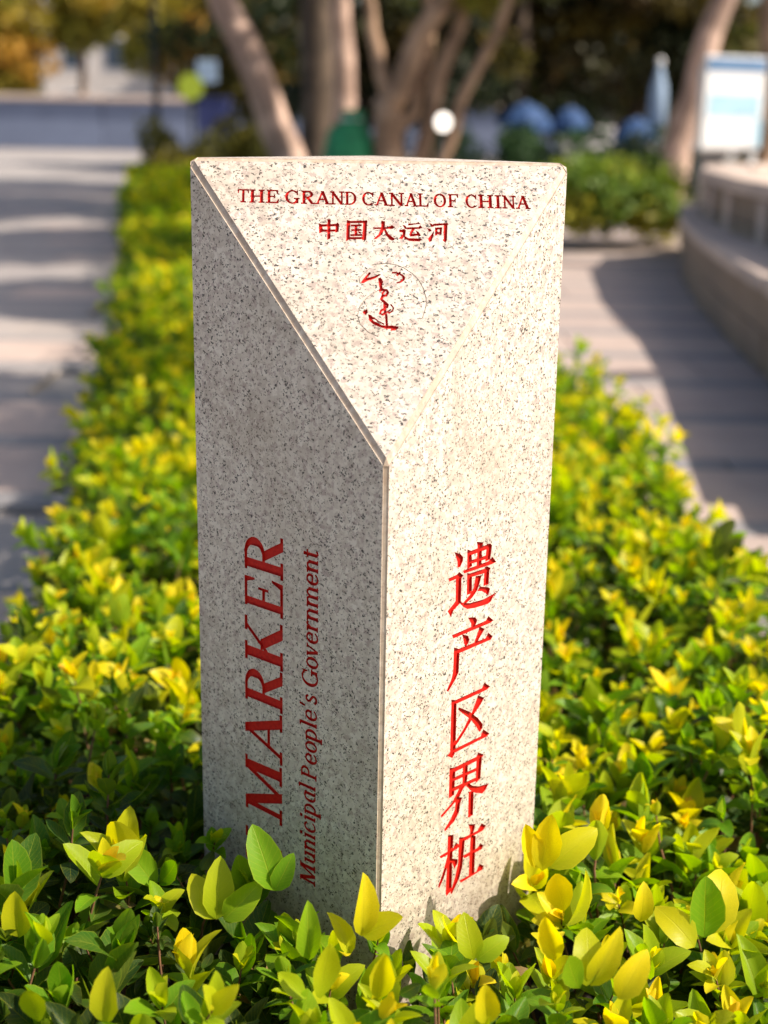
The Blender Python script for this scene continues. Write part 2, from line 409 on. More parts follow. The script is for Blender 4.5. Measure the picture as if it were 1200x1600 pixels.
EMBLEM_EMBLEM = [[(-19.7,130.2),(-17.7,127.3),(-12.7,120.4),(-11.4,119.4),(-10.9,121.0),(-14.6,125.5),(-9.0,124.5),(-2.8,121.4),(-1.8,122.0),(-8.2,126.3),(-13.2,127.8),(-17.8,130.7)],[(8.9,119.1),(12.6,119.1),(18.3,121.6),(20.6,124.3),(19.6,127.4),(16.5,129.7),(12.7,130.7),(12.8,129.8),(16.1,128.6),(18.2,126.2),(18.3,123.9),(15.8,121.8),(12.6,120.4),(9.1,120.3)],[(12.5,122.3),(13.8,123.0),(16.6,119.4),(15.5,118.9)],[(-3.8,126.0),(-2.0,124.9),(0.2,128.8),(-0.8,133.5),(0.3,138.1),(-2.0,138.5),(-3.1,133.5)],[(-18.2,160.9),(-17.1,158.6),(-14.6,157.9),(-14.2,160.4),(-15.8,163.1)],[(-13.5,162.9),(-11.3,163.4),(-7.9,167.2),(-10.7,167.6),(-8.5,169.6),(-1.6,173.5),(3.2,174.2),(7.3,173.7),(13.2,174.7),(13.3,176.1),(10.5,178.1),(6.4,178.6),(7.3,176.7),(2.4,176.8),(-3.3,175.0),(-9.0,172.4),(-12.6,168.8)]]
EMBLEM_RIBBON = [([(-3.3,138.6),(-0.2,137.2),(3.5,137.9),(4.7,139.9),(3.0,143.2),(-0.1,143.8)],1.76),([(-0.1,143.8),(-0.4,140.9),(1.3,138.5)],1.23),([(-0.1,143.5),(-1.6,147.2),(0.8,149.6),(4.1,152.8),(3.4,154.9),(0.7,156.1)],1.93),([(1.3,149.2),(1.3,154.7),(1.7,160.2),(2.6,163.9),(3.0,173.9)],1.58),([(1.9,156.5),(-1.8,158.4),(-3.1,161.6),(-0.6,162.8),(2.0,160.4)],1.58),([(6.9,152.3),(9.2,155.7),(8.4,159.0),(5.3,161.1),(3.1,160.2),(6.8,157.4)],0.88),([(-8.9,165.8),(-4.8,169.4),(0.4,172.3)],0.7)]
EMBLEM_CIRCLE = [([(-9.7,112.1),(-3.8,110.9),(3.6,110.2),(11.9,111.3),(19.3,114.5),(26.7,120.0),(32.7,126.7),(37.0,135.8),(39.0,145.0),(39.0,152.4),(37.1,159.8),(34.9,166.3),(30.4,166.3)],0.7),([(-11.2,114.9),(-16.8,120.8),(-21.4,126.3),(-20.7,130.9),(-17.0,132.9)],0.79),([(5.8,124.8),(13.2,127.5)],0.62),([(8.2,129.6),(4.0,133.4),(-4.3,138.1),(-14.3,145.2),(-21.0,154.5),(-23.3,163.2),(-21.2,172.3),(-14.0,180.4),(-5.1,184.8)],0.7)]
SLOPE_CAPS = [('T', -132.6, -122.5, 47.6, 47.7, 13.8), ('H', -121.9, -107.9, 47.7, 47.9, 13.8), ('E', -106.7, -94.5, 47.9, 48.0, 13.8), ('G', -89.0, -76.2, 48.1, 48.2, 13.9), ('R', -74.4, -60.9, 48.3, 48.4, 13.9), ('A', -60.9, -47.4, 48.4, 48.6, 13.9), ('N', -47.4, -34.0, 48.6, 48.7, 13.9), ('D', -33.6, -22.6, 48.7, 48.8, 13.9), ('C', -17.7, -6.3, 48.9, 49.0, 13.9), ('A', -5.7, 7.2, 49.0, 49.2, 13.9), ('N', 7.2, 21.7, 49.2, 49.3, 13.9), ('A', 22.3, 34.0, 49.3, 49.5, 13.9), ('L', 34.3, 44.5, 49.5, 49.6, 14.0), ('O', 49.1, 60.9, 49.6, 49.8, 13.9), ('F', 62.1, 73.2, 49.8, 49.9, 14.0), ('C', 78.8, 89.9, 49.9, 50.1, 13.9), ('H', 90.9, 105.1, 50.1, 50.2, 14.0), ('I', 106.4, 112.6, 50.3, 50.3, 14.0), ('N', 113.2, 126.2, 50.3, 50.5, 13.9), ('A', 126.6, 139.6, 50.5, 50.6, 14.0)]
LEFT_CAPS = [('R', 128.6, 388.3, 344.4, 53.3), ('E', 129.0, 426.6, 389.6, 53.2), ('K', 129.5, 481.5, 431.9, 53.2), ('R', 130.0, 526.1, 480.9, 53.1), ('A', 130.5, 579.9, 527.5, 53.1), ('M', 131.1, 647.0, 582.8, 53.0), ('Y', 131.6, 701.3, 664.3, 53.0)]
LEFT_WORDS = [('Government', 82.1, 484.8, 347.5, 15.4), ("People's", 83.2, 581.4, 491.8, 15.8), ('Municipal', 84.5, 696.4, 586.9, 16.1)]

# ------------------------------------------------------------------ the granite marker
S = 0.2546
HALF = S / math.sqrt(2)
Z_TOP = CAM_Z - 0.0355546
DROP = 0.2507772
MC = Vector((-0.0094572, 1.3400694, 0))
YAW = 0.0604676


def mk_corner(k, z):
    a = YAW + k * math.pi / 2 - math.pi / 2
    return Vector((MC.x + HALF * math.cos(a), MC.y + HALF * math.sin(a), z))


cF, cR, cB, cL = [mk_corner(k, Z_TOP) for k in range(4)]
cFa = cF - Vector((0, 0, DROP))
ridge = (cL + cR) / 2
DOWN = Vector((0, 0, -1))
FRAMES = {}
for nm, o, u, v in (('right', cF, (cR - cF).normalized(), DOWN), ('left', cF, (cL - cF).normalized(), DOWN),
                    ('slope', ridge, (cR - cL).normalized(), (cFa - ridge).normalized())):
    n = u.cross(v)
    if n.dot(Vector((0, -1, 0.01))) < 0: n = -n
    FRAMES[nm] = (o, u, v, n)


def on_face(face, u, v, h=0.0):
    o, eu, ev, en = FRAMES[face]
    return o + eu * (u / 1000) + ev * (v / 1000) + en * h


# --- serif glyphs as overlapping strokes, unit cap height, baseline y = 0
def rect(x0, x1, y0, y1): return [(x0, y0), (x1, y0), (x1, y1), (x0, y1)]
def diag(xa, ya, xb, yb, w): return [(xa - w / 2, ya), (xa + w / 2, ya), (xb + w / 2, yb), (xb - w / 2, yb)]


def arc(cx, cy, rx, ry, a0, a1, thick, thin, n=12):
    o, i = [], []
    for k in range(n + 1):
        a = R_(a0 + (a1 - a0) * k / n)
        w = thin + (thick - thin) * abs(math.cos(a)) ** 1.5
        o.append((cx + rx * math.cos(a), cy + ry * math.sin(a)))
        i.append((cx + (rx - w) * math.cos(a), cy + (ry - min(w, thin * 1.6)) * math.sin(a)))
    return o + i[::-1]


def ribbon(pts, w):
    L, Rr = [], []
    for i, p in enumerate(pts):
        a, b = pts[max(i - 1, 0)], pts[min(i + 1, len(pts) - 1)]
        dx, dy = b[0] - a[0], b[1] - a[1]
        d = math.hypot(dx, dy) or 1
        L.append((p[0] - dy / d * w / 2, p[1] + dx / d * w / 2))
        Rr.append((p[0] + dy / d * w / 2, p[1] - dx / d * w / 2))
    return L + Rr[::-1]


def caps(ch, s, h):
    """one capital as strokes in a box of width 1 and height 1 (s stem width, h hairline)"""
    sf = lambda x, y, w=0.30: rect(x - w / 2, x + w / 2, y, y + h) if y < 0.5 else rect(x - w / 2, x + w / 2, y - h, y)
    v = lambda x: rect(x - s / 2, x + s / 2, 0, 1)
    if ch == 'T': return [v(.5), rect(.02, .98, 1 - h, 1), [(.02, .72), (.06, .72), (.12, 1), (.02, 1)], [(.98, .72), (.94, .72), (.88, 1), (.98, 1)], sf(.5, 0, .46)]
    if ch == 'H': return [v(.2), v(.8), rect(.2, .8, .5 - h / 2, .5 + h / 2), sf(.2, 0, .36), sf(.2, 1, .36), sf(.8, 0, .36), sf(.8, 1, .36)]
    if ch == 'I': return [v(.5), sf(.5, 0, .9), sf(.5, 1, .9)]
    if ch in 'EFL':
        g = [v(.24), sf(.24, 0, .42)]
        if ch != 'L': g += [rect(.1, .86, 1 - h, 1), [(.90, .74), (.86, .74), (.74, 1), (.90, 1)], rect(.24, .66, .5 - h / 2, .5 + h / 2), rect(.62, .68, .38, .64)]
        else: g += [sf(.24, 1, .42)]
        if ch != 'F': g += [rect(.1, .92, 0, h), [(.98, .28), (.93, .28), (.76, 0), (.94, 0)]]
        return g
    if ch == 'A': return [diag(.13, 0, .50, 1, h * 1.25), diag(.83, 0, .48, 1, s * 1.05), rect(.24, .72, .33, .33 + h), sf(.12, 0, .26), sf(.84, 0, .34)]
    if ch == 'N': return [diag(.2, 0, .2, 1, h * 1.2), diag(.82, 0, .16, 1, s), diag(.82, 0, .82, 1, h * 1.2), sf(.2, 0, .34), sf(.16, 1, .26), sf(.82, 1, .34)]
    if ch == 'M': return [diag(.14, 0, .16, 1, h * 1.3), diag(.47, 0, .19, 1, s * .9), diag(.47, 0, .80, 1, h * 1.2), diag(.83, 0, .82, 1, s * .9), sf(.13, 0, .26), sf(.83, 0, .32), sf(.14, 1, .2), sf(.86, 1, .22)]
    if ch == 'K': return [v(.22), sf(.22, 0, .38), sf(.22, 1, .38), diag(.30, .40, .80, 1, h * 1.4), diag(.80, 0, .42, .58, s * 1.15), sf(.80, 1, .30), sf(.84, 0, .30)]
    if ch == 'Y': return [rect(.5 - s / 2, .5 + s / 2, 0, .5), diag(.47, .42, .16, 1, s * 1.1), diag(.53, .42, .82, 1, h * 1.3), sf(.5, 0, .4), sf(.17, 1, .36), sf(.82, 1, .30)]
    if ch in 'RP': 
        g = [v(.22), sf(.22, 0, .38), rect(.06, .5, 1 - h, 1), rect(.22, .5, .47, .47 + h), arc(.47, .735, .36, .265, -90, 90, s * .95, h)]
        if ch == 'R': g += [diag(.80, 0, .44, .52, s * 1.1), sf(.86, 0, .24)]
        return g
    if ch == 'D': return [v(.2), rect(.05, .45, 1 - h, 1), rect(.05, .45, 0, h), arc(.42, .5, .54, .5, -90, 90, s, h, 16)]
    if ch == 'O': return [arc(.5, .5, .48, .52, -91, 91, s, h, 16), arc(.5, .5, .48, .52, 89, 271, s, h, 16)]
    if ch in 'CG':
        g = [arc(.53, .5, .5, .52, 52, 308, s, h, 22), [(.92, .66), (.86, .66), (.80, .90), (.92, 1.02)]]
        if ch == 'G': g += [rect(.78, .78 + s, .03, .42), rect(.66, 1.02, .42 - h, .42)]
        else: g += [[(.98, .22), (.90, .10), (.82, .06), (.80, .12)]]
        return g
    return []


def lower(ch):
    """lower-case letters, x-height 1; returns (advance, strokes)"""
    s, h = .20, .10
    v = lambda x, y0=0, y1=1: rect(x - s / 2, x + s / 2, y0, y1)
    ser = lambda x, y: rect(x - .18, x + .14, y - .10, y)
    if ch == 'u': return 1.0, [v(.22, .15, 1), v(.76), ribbon([(.22, .25), (.32, .06), (.5, .04), (.74, .3)], .13), ser(.18, 1), ser(.72, 1), rect(.70, .95, 0, .09)]
    if ch in 'nm':
        w = 1.0 if ch == 'n' else 1.55
        g = [v(.22), ser(.18, 1), rect(.08, .36, 0, .09)]
        for k in range(1 if ch == 'n' else 2):
            x = .22 + .55 * k
            g += [ribbon([(x, .66), (x + .18, .92), (x + .38, .95), (x + .52, .78)], .13), v(x + .54, 0, .84), rect(x + .42, x + .72, 0, .09)]
        return w, g
    if ch == 'i': return .5, [v(.24), ser(.2, 1), rect(.10, .42, 0, .09), rect(.14, .36, 1.22, 1.44)]
    if ch == 'l': return .5, [v(.24, 0, 1.55), ser(.2, 1.55), rect(.10, .42, 0, .09)]
    if ch in 'ceo':
        g = [arc(.48, .5, .42, .53, 88, 272, s, h)]
        if ch == 'o': g += [arc(.48, .5, .42, .53, -92, 92, s, h)]
        if ch == 'c': g += [ribbon([(.48, .98), (.66, .94), (.76, .78)], .14), ribbon([(.46, .02), (.68, .08), (.84, .24)], .10)]
        if ch == 'e': g += [arc(.48, .72, .36, .31, -60, 92, s * .8, h), rect(.12, .80, .46, .56), ribbon([(.46, .02), (.68, .08), (.84, .24)], .10)]
        return .92, g
    if ch == 'p': return 1.02, [v(.24, -.5, 1), ser(.2, 1), rect(.06, .46, -.5, -.41), arc(.46, .5, .45, .53, -115, 115, s, h)]
    if ch == 'a': return .98, [v(.72), arc(.46, .5, .40, .52, 80, 285, s, h), ribbon([(.4, .98), (.6, .98), (.72, .85)], .12), rect(.66, .95, 0, .09)]
    if ch == 'v': return .92, [diag(.42, 0, .16, 1, .2), diag(.44, 0, .78, 1, .11), rect(.02, .34, .91, 1), rect(.64, .92, .91, 1)]
    if ch == 'r': return .74, [v(.24), ser(.2, 1), rect(.08, .42, 0, .09), ribbon([(.26, .6), (.42, .88), (.56, .97), (.70, .86)], .15)]
    if ch == 't': return .62, [v(.28, .06, 1.28), rect(.04, .58, .90, 1), ribbon([(.28, .14), (.38, .03), (.58, .10)], .13)]
    if ch == 's': return .80, [ribbon([(.66, .80), (.52, .96), (.34, .95), (.22, .80), (.26, .64), (.48, .50), (.64, .36), (.66, .18), (.52, .05), (.30, .04), (.14, .20)], .15)]
    if ch == "'": return .36, [diag(.16, 1.1, .22, 1.55, .13)]
    W = {'M': 1.75, 'P': 1.15, 'G': 1.35}[ch]
    return W, [[(x * W * .95, y * 1.42) for x, y in p] for p in caps(ch, .17, .07)]


glyphs = []      # (part name, face, list of polygons in face mm)
for k, polys in RIGHT_TEXT.items(): glyphs.append(('carved_character', 'right', polys, 'red'))
for k, polys in SLOPE_TEXT.items(): glyphs.append(('carved_character', 'slope', polys, 'red'))
for ch, x0, x1, b0, b1, H in SLOPE_CAPS:
    glyphs.append(('carved_letter', 'slope', [[(x0 + (x1 - x0) * x, (b0 + (b1 - b0) * x) - H * y) for x, y in p]
                                             for p in caps(ch, .17 if ch != 'I' else .36, .075)], 'red'))
for ch, u0, v0, v1, H in LEFT_CAPS:
    glyphs.append(('carved_letter', 'left', [[(u0 + H * y, v0 - (v0 - v1) * x) for x, y in p]
                                            for p in caps(ch, .175 if ch in 'MA' else .20, .062)], 'red'))
for word, u0, v0, v1, H in LEFT_WORDS:
    tot = sum(lower(c)[0] for c in word)
    k = (v0 - v1) / tot
    x0 = 0
    for c in word:
        w, ps = lower(c)
        glyphs.append(('carved_letter', 'left', [[(u0 + 14.6 * y, v0 - (x0 + x) * k) for x, y in p] for p in ps], 'red'))
        x0 += w
glyphs.append(('carved_emblem', 'slope', EMBLEM_EMBLEM + [ribbon(p, w * 1.1) for p, w in EMBLEM_RIBBON], 'red'))
glyphs.append(('carved_emblem_ring', 'slope', [ribbon(p, max(w, 0.8)) for p, w in EMBLEM_CIRCLE], 'grime'))


def fatten(poly, w):
    n = len(poly)
    out = []
    for i in range(n):
        a, b, c = poly[i - 1], poly[i], poly[(i + 1) % n]
        d1 = Vector((b[0] - a[0], b[1] - a[1])); d2 = Vector((c[0] - b[0], c[1] - b[1]))
        n1 = Vector((d1.y, -d1.x)).normalized(); n2 = Vector((d2.y, -d2.x)).normalized()
        m = (n1 + n2)
        m = m / max(.45, m.length_squared / 2)
        out.append((b[0] + m.x * w, b[1] + m.y * w))
    return out


def prism(bm, face, poly, depth, mat_i, jit, fat=0.0):
    area = sum(a[0] * b[1] - b[0] * a[1] for a, b in zip(poly, poly[1:] + poly[:1]))
    if area < 0: poly = poly[::-1]
    if fat: poly = fatten(poly, fat)
    top = [bm.verts.new(on_face(face, u, v, 0.0025 + jit)) for u, v in poly]
    bot = [bm.verts.new(on_face(face, u, v, -depth - jit)) for u, v in poly]
    fs = [bm.faces.new(top), bm.faces.new(bot[::-1])]
    n = len(poly)
    for i in range(n):
        fs.append(bm.faces.new((top[i], bot[i], bot[(i + 1) % n], top[(i + 1) % n])))
    for f in fs: f.material_index = mat_i
    return fs


# body: square post, front half of the top cut to a slope
bm = bmesh.new()
zb = 0.02
bF, bR, bB, bL = [bm.verts.new(mk_corner(k, zb)) for k in range(4)]
tF, tR, tB, tL = [bm.verts.new(p) for p in (cFa, cR, cB, cL)]
for f in ((bF, bR, tR, tF), (bL, bF, tF, tL), (bR, bB, tB, tR), (bB, bL, tL, tB), (tF, tR, tL), (tR, tB, tL), (bF, bL, bB, bR)):
    bm.faces.new(f)
bmesh.ops.recalc_face_normals(bm, faces=bm.faces)
old = set(bm.faces)
res = bmesh.ops.bevel(bm, geom=[e for e in bm.edges if max(e.verts[0].co.z, e.verts[1].co.z) > 0.1], offset=0.0037, segments=1, affect='EDGES')
cham = [f for f in res['faces']]
for f in cham: f.material_index = 1
long_ch = [f for f in cham if len(f.verts) == 4]
ins = bmesh.ops.inset_individual(bm, faces=long_ch, thickness=0.0009, depth=-0.0006)
for f in bm.faces:
    if f in long_ch: f.material_index = 1
for f in ins['faces']: f.material_index = 1
bmesh.ops.recalc_face_normals(bm, faces=bm.faces)
body_me = bpy.data.meshes.new('stone_body')
bm.to_mesh(body_me); bm.free()
for m in ('granite', 'arris', 'red', 'grime'): body_me.materials.append(M[m])
body = bpy.data.objects.new('stone_body', body_me); col.objects.link(body)

FAT = {('carved_character', 'right'): .85, ('carved_character', 'slope'): .22, ('carved_letter', 'slope'): .28, ('carved_letter', 'left'): .30, ('carved_emblem', 'slope'): .30}
bm = bmesh.new()
cnt = 0
for name, face, polys, mk in glyphs:
    for p in polys:
        cnt += 1
        fs = prism(bm, face, [tuple(q) for q in p], (0.0024 if mk == 'red' else 0.0006) * (0.8 if face == 'slope' else 1.0), 2 if mk == 'red' else 3, (cnt * 37 % 97) * 1.1e-6, FAT.get((name, face), 0))
bmesh.ops.recalc_face_normals(bm, faces=bm.faces)
cut_me = bpy.data.meshes.new('cut'); bm.to_mesh(cut_me); bm.free()
for m in ('granite', 'arris', 'red', 'grime'): cut_me.materials.append(M[m])
cut = bpy.data.objects.new('cut', cut_me); col.objects.link(cut)
bo = body.modifiers.new('cut', 'BOOLEAN')
bo.operation = 'DIFFERENCE'; bo.object = cut; bo.solver = 'EXACT'; bo.use_self = True; bo.material_mode = 'TRANSFER'
dg = bpy.context.evaluated_depsgraph_get()
carved = bpy.data.meshes.new_from_object(body.evaluated_get(dg))
body.modifiers.clear()
bpy.data.objects.remove(body); bpy.data.objects.remove(cut)
marker = empty('boundary_marker', (MC.x, MC.y, 0.0))
tag(marker, 'pale speckled granite boundary post with sloped top and red carved lettering', 'stone marker')
inv = Matrix.Translation(-Vector((MC.x, MC.y, 0)))
# the carved troughs leave the body and become one part for each letter
bm = bmesh.new(); bm.from_mesh(carved)
boxes = []
for name, face, polys, mk in glyphs:
    us = [q[0] for p in polys for q in p]; vs = [q[1] for p in polys for q in p]
    boxes.append((min(us) - .3, max(us) + .3, min(vs) - .3, max(vs) + .3))
owner = {}
for f in bm.faces:
    if f.material_index < 2: continue
    c = f.calc_center_median()
    best = None
    for gi, (name, face, polys, mk) in enumerate(glyphs):
        if (mk == 'red') != (f.material_index == 2): continue
        o, eu, ev, en = FRAMES[face]
        d = c - o
        if abs(d.dot(en)) > 0.004: continue
        u, v = d.dot(eu) * 1000, d.dot(ev) * 1000
        x0, x1, y0, y1 = boxes[gi]
        if x0 <= u <= x1 and y0 <= v <= y1:
            a = abs(u - (x0 + x1) / 2) / (x1 - x0) + abs(v - (y0 + y1) / 2) / (y1 - y0)
            if best is None or a < best[0]: best = (a, gi)
    if best: owner.setdefault(best[1], []).append(f)
gone = []
for gi, fs in sorted(owner.items()):
    b2 = bmesh.new(); mp = {}
    for f in fs:
        vs = []
        for v in f.verts:
            if v not in mp: mp[v] = b2.verts.new(inv @ v.co)
            vs.append(mp[v])
        try: b2.faces.new(vs)
        except ValueError: pass
    me = bpy.data.meshes.new(glyphs[gi][0]); b2.normal_update(); b2.to_mesh(me); b2.free()
    link(glyphs[gi][0], me, M[glyphs[gi][3]], marker)
    gone += fs
bmesh.ops.delete(bm, geom=gone, context='FACES')
bmesh.ops.transform(bm, matrix=inv, verts=bm.verts)
bm.to_mesh(carved); bm.free()
link('stone_body', carved, None, marker)
print('glyph parts', len(owner), 'of', len(glyphs))
HERO = [(-0.096, 1.139, 0.43, -0.113, 1.144, 0.493, 0.56, 0.5),
        (-0.095, 1.139, 0.43, -0.079, 1.137, 0.467, 0.5, 0.34),
        (-0.15, 1.137, 0.4, -0.145, 1.142, 0.459, 0.74, 0.46),
        (-0.152, 1.137, 0.4, -0.172, 1.138, 0.445, 0.8, 0.42),
        (-0.143, 1.137, 0.4, -0.108, 1.135, 0.438, 0.62, 0.48),
        (-0.143, 1.149, 0.39, -0.118, 1.145, 0.42, 0.66, 0.5),
        (-0.218, 1.209, 0.39, -0.252, 1.21, 0.438, 0.58, 0.5),
        (-0.267, 1.253, 0.39, -0.314, 1.25, 0.426, 0.5, 0.52),
        (-0.216, 1.213, 0.39, -0.187, 1.209, 0.422, 0.5, 0.5),
        (-0.281, 1.256, 0.39, -0.263, 1.255, 0.429, 0.55, 0.45),
        (-0.014, 1.083, 0.42, -0.008, 1.087, 0.477, 0.93, 0.45),
        (-0.012, 1.083, 0.42, 0.022, 1.078, 0.444, 0.86, 0.3),
        (-0.023, 1.086, 0.4, -0.039, 1.085, 0.441, 0.84, 0.46),
        (-0.047, 1.005, 0.41, -0.041, 1.008, 0.464, 0.78, 0.5),
        (-0.059, 1.06, 0.41, -0.06, 1.062, 0.463, 0.6, 0.42),
        (0.002, 1.021, 0.4, 0.008, 1.022, 0.45, 0.86, 0.45),
        (-0.059, 1.019, 0.4, -0.085, 1.014, 0.428, 0.7, 0.45),
        (0.16, 1.201, 0.42, 0.167, 1.206, 0.481, 0.92, 0.5),
        (0.154, 1.206, 0.42, 0.137, 1.208, 0.471, 0.92, 0.4),
        (0.168, 1.206, 0.42, 0.211, 1.207, 0.466, 0.82, 0.42),
        (0.175, 1.145, 0.41, 0.161, 1.147, 0.462, 0.95, 0.42),
        (0.175, 1.121, 0.41, 0.203, 1.123, 0.461, 0.8, 0.48),
        (0.158, 1.066, 0.41, 0.146, 1.068, 0.46, 0.93, 0.42),
        (0.18, 1.029, 0.41, 0.185, 1.032, 0.462, 0.78, 0.52),
        (0.184, 1.03, 0.41, 0.208, 1.032, 0.462, 0.88, 0.5),
        (0.205, 1.012, 0.41, 0.227, 1.012, 0.454, 0.95, 0.48),
        (0.174, 1.025, 0.41, 0.153, 1.024, 0.451, 0.6, 0.6),
        (-0.325, 1.102, 0.4, -0.327, 1.102, 0.446, 0.82, 0.46),
        (-0.222, 0.98, 0.4, -0.223, 0.981, 0.448, 0.82, 0.46),
        (-0.278, 0.981, 0.4, -0.283, 0.981, 0.443, 0.72, 0.5),
        (0.088, 1.094, 0.39, 0.08, 1.094, 0.434, 0.74, 0.5),
        (0.091, 1.094, 0.39, 0.116, 1.09, 0.418, 0.66, 0.5),
        (0.29, 1.105, 0.4, 0.261, 1.105, 0.444, 0.85, 0.5),
        (0.309, 1.127, 0.4, 0.329, 1.132, 0.464, 0.9, 0.45),
        (0.302, 1.121, 0.4, 0.301, 1.126, 0.46, 0.55, 0.5),
        (0.251, 1.162, 0.39, 0.255, 1.16, 0.429, 0.92, 0.5),
        (0.093, 0.988, 0.4, 0.09, 0.987, 0.438, 0.9, 0.42)]

# ------------------------------------------------------------------ ground and paths
def sheet(name, x0, x1, y0, y1, z, mat):
    bm = bmesh.new()
    bm.faces.new([bm.verts.new(p) for p in ((x0, y0, z), (x1, y0, z), (x1, y1, z), (x0, y1, z))])
    return tag(link(name, bm_mesh(bm, name), mat), kind='structure')


sheet('ground', -500, 500, -60, 900, -0.03, M['ground'])

ys_l = [(-1, -.62), (1.6, -.62), (2.06, -.60), (3.11, -.74), (4.88, -1.03), (6.75, -1.30), (14.4, -2.65), (24, -4.3)]
ys_r = [(-1, .80), (1.6, .76), (2.1, .70), (2.6, .70), (3.7, .77), (4.1, .74), (4.5, .60), (7, .25), (10, -.25), (16, -1.2), (24, -2.6)]


def interp(tab, y):
    for (y0, x0), (y1, x1) in zip(tab, tab[1:]):
        if y <= y1: return x0 + (x1 - x0) * (y - y0) / (y1 - y0)
    return tab[-1][1]


bed = [(interp(ys_l, y) + .05, y) for y in np.linspace(.5, 23, 24)] + [(interp(ys_r, y) - .05, y) for y in np.linspace(23, .5, 24)]
bm = bmesh.new()
bm.faces.new([bm.verts.new((x, y, 0.012)) for x, y in bed])
tag(link('planting_bed', bm_mesh(bm, 'planting_bed'), M['soil']), kind='structure')


def slab_path(name, label_mat, x_of, rows, cols, y0, strip=True, skew=0.0):
    """rows of paving slabs, each an object under its path"""
    root = empty(name)
    root['kind'] = 'structure'
    cache = {}
    y = y0
    for r in range(rows):
        big = not (strip and r % 2)
        dep = 0.62 if big else 0.16
        wid = 0.90 if big else 1.20
        key = (dep, wid)
        if key not in cache:
            cache[key] = [box_mesh('paving_slab', -wid / 2 + .004, wid / 2 - .004, -dep / 2 + .004, dep / 2 - .004, -0.028, 0.0, 0.003) for _ in range(3)]
            for me, mk in zip(cache[key], ('slab_pink', 'slab_mid', 'slab_grey')): me.materials.append(M[mk])
        xa, xb = x_of(y)
        x = xa + (0.45 if (r // 2) % 2 else 0.0) * (1 if big else .3)
        while x < xb:
            k = label_mat(r, x)
            o = bpy.data.objects.new('paving_slab', cache[key][k])
            col.objects.link(o)
            o.parent = root
            o.location = (x + wid / 2, y + dep / 2, random.uniform(-.0012, .0012))
            x += wid
        y += dep
    return root


slab_path('garden_path', lambda r, x: 0 if r % 2 == 0 else 2, lambda y: (0.30 if y < 4.2 else (-.1 - .09 * (y - 4)), 2.2 + .1 * y), 36, 0, 1.6)
slab_path('plaza_paving', lambda r, x: (0 if random.random() < .35 else 1) if r % 2 == 0 else 2, lambda y: (-1.6 - .30 * y, -.9 - .13 * y), 58, 0, 1.0)


# ------------------------------------------------------------------ leaves
def leaf_template(nr, nc, wid, cup, bend, twist, tipp=1.0):
    """leaf along +y (length 1), upper side +z; nr rows, nc columns"""
    V, UV, F = [], [], []
    for i in range(nr + 1):
        t = (1 - math.cos(math.pi * (.08 + .92 * i / nr))) / 2
        t = (t - .0157) / (1 - .0157)
        if i in (0, nr): t = i / nr
        w = wid * (math.sin(math.pi * t ** 0.95) ** 0.64) * (1 - .10 * t ** 3) * (1 + .05 * math.sin(11 * t + 7 * wid + bend)) if 0 < t < 1 else 0.0
        if t >= 1: w = 0.0
        if i == 0: w = .012
        yy = math.sin(bend * t) / bend if abs(bend) > 1e-3 else t
        zz = -(1 - math.cos(bend * t)) / bend if abs(bend) > 1e-3 else 0
        tw = twist * (t - .5)
        for j in range(nc + 1):
            s = -1 + 2 * j / nc
            x = s * w / 2
            z = cup * abs(s) ** 1.15 * w * .5 + .012 * math.sin(t * 9 + s * 2) * abs(s)
            V.append((x * math.cos(tw) - z * math.sin(tw), yy, zz + z * math.cos(tw) + x * math.sin(tw)))
            UV.append((j / nc, t))
    for i in range(nr):
        for j in range(nc):
            a = i * (nc + 1) + j
            if i == nr - 1 and False: pass
            F.append((a, a + 1, a + nc + 2, a + nc + 1))
    return np.array(V), np.array(UV), np.array(F)


HI = [leaf_template(6, 4, w, c, b, t) for w, c, b, t in ((.57, .25, 1.3, .5), (.42, .9, .5, -.6), (.60, .45, .1, .2), (.50, .2, -.7, -.5), (.52, .40, .5, .2), (.48, .6, .2, -.4), (.55, .30, 1.0, .1), (.44, .8, -.4, .4), (.53, .5, .75, -.3), (.49, .35, -.2, .6))]
LO = [leaf_template(4, 2, w, c, b, t) for w, c, b, t in ((.52, .4, .5, .2), (.46, .6, -.2, -.3), (.56, .3, .8, .1))]
TINT = [(-.3, (.012, .034, .014)), (0.0, (.018, .055, .018)), (.3, (.046, .150, .012)), (.55, (.150, .330, .010)), (.76, (.42, .47, .009)), (1.0, (.86, .65, .010)), (1.2, (.66, .36, .03))]


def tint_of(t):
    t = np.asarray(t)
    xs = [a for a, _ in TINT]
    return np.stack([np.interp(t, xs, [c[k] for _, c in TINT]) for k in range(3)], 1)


def bases(d, n):
    d = d / np.linalg.norm(d, axis=1, keepdims=True)
    n = n - (n * d).sum(1, keepdims=True) * d
    n = n / (np.linalg.norm(n, axis=1, keepdims=True) + 1e-9)
    x = np.cross(d, n)
    return x, d, n


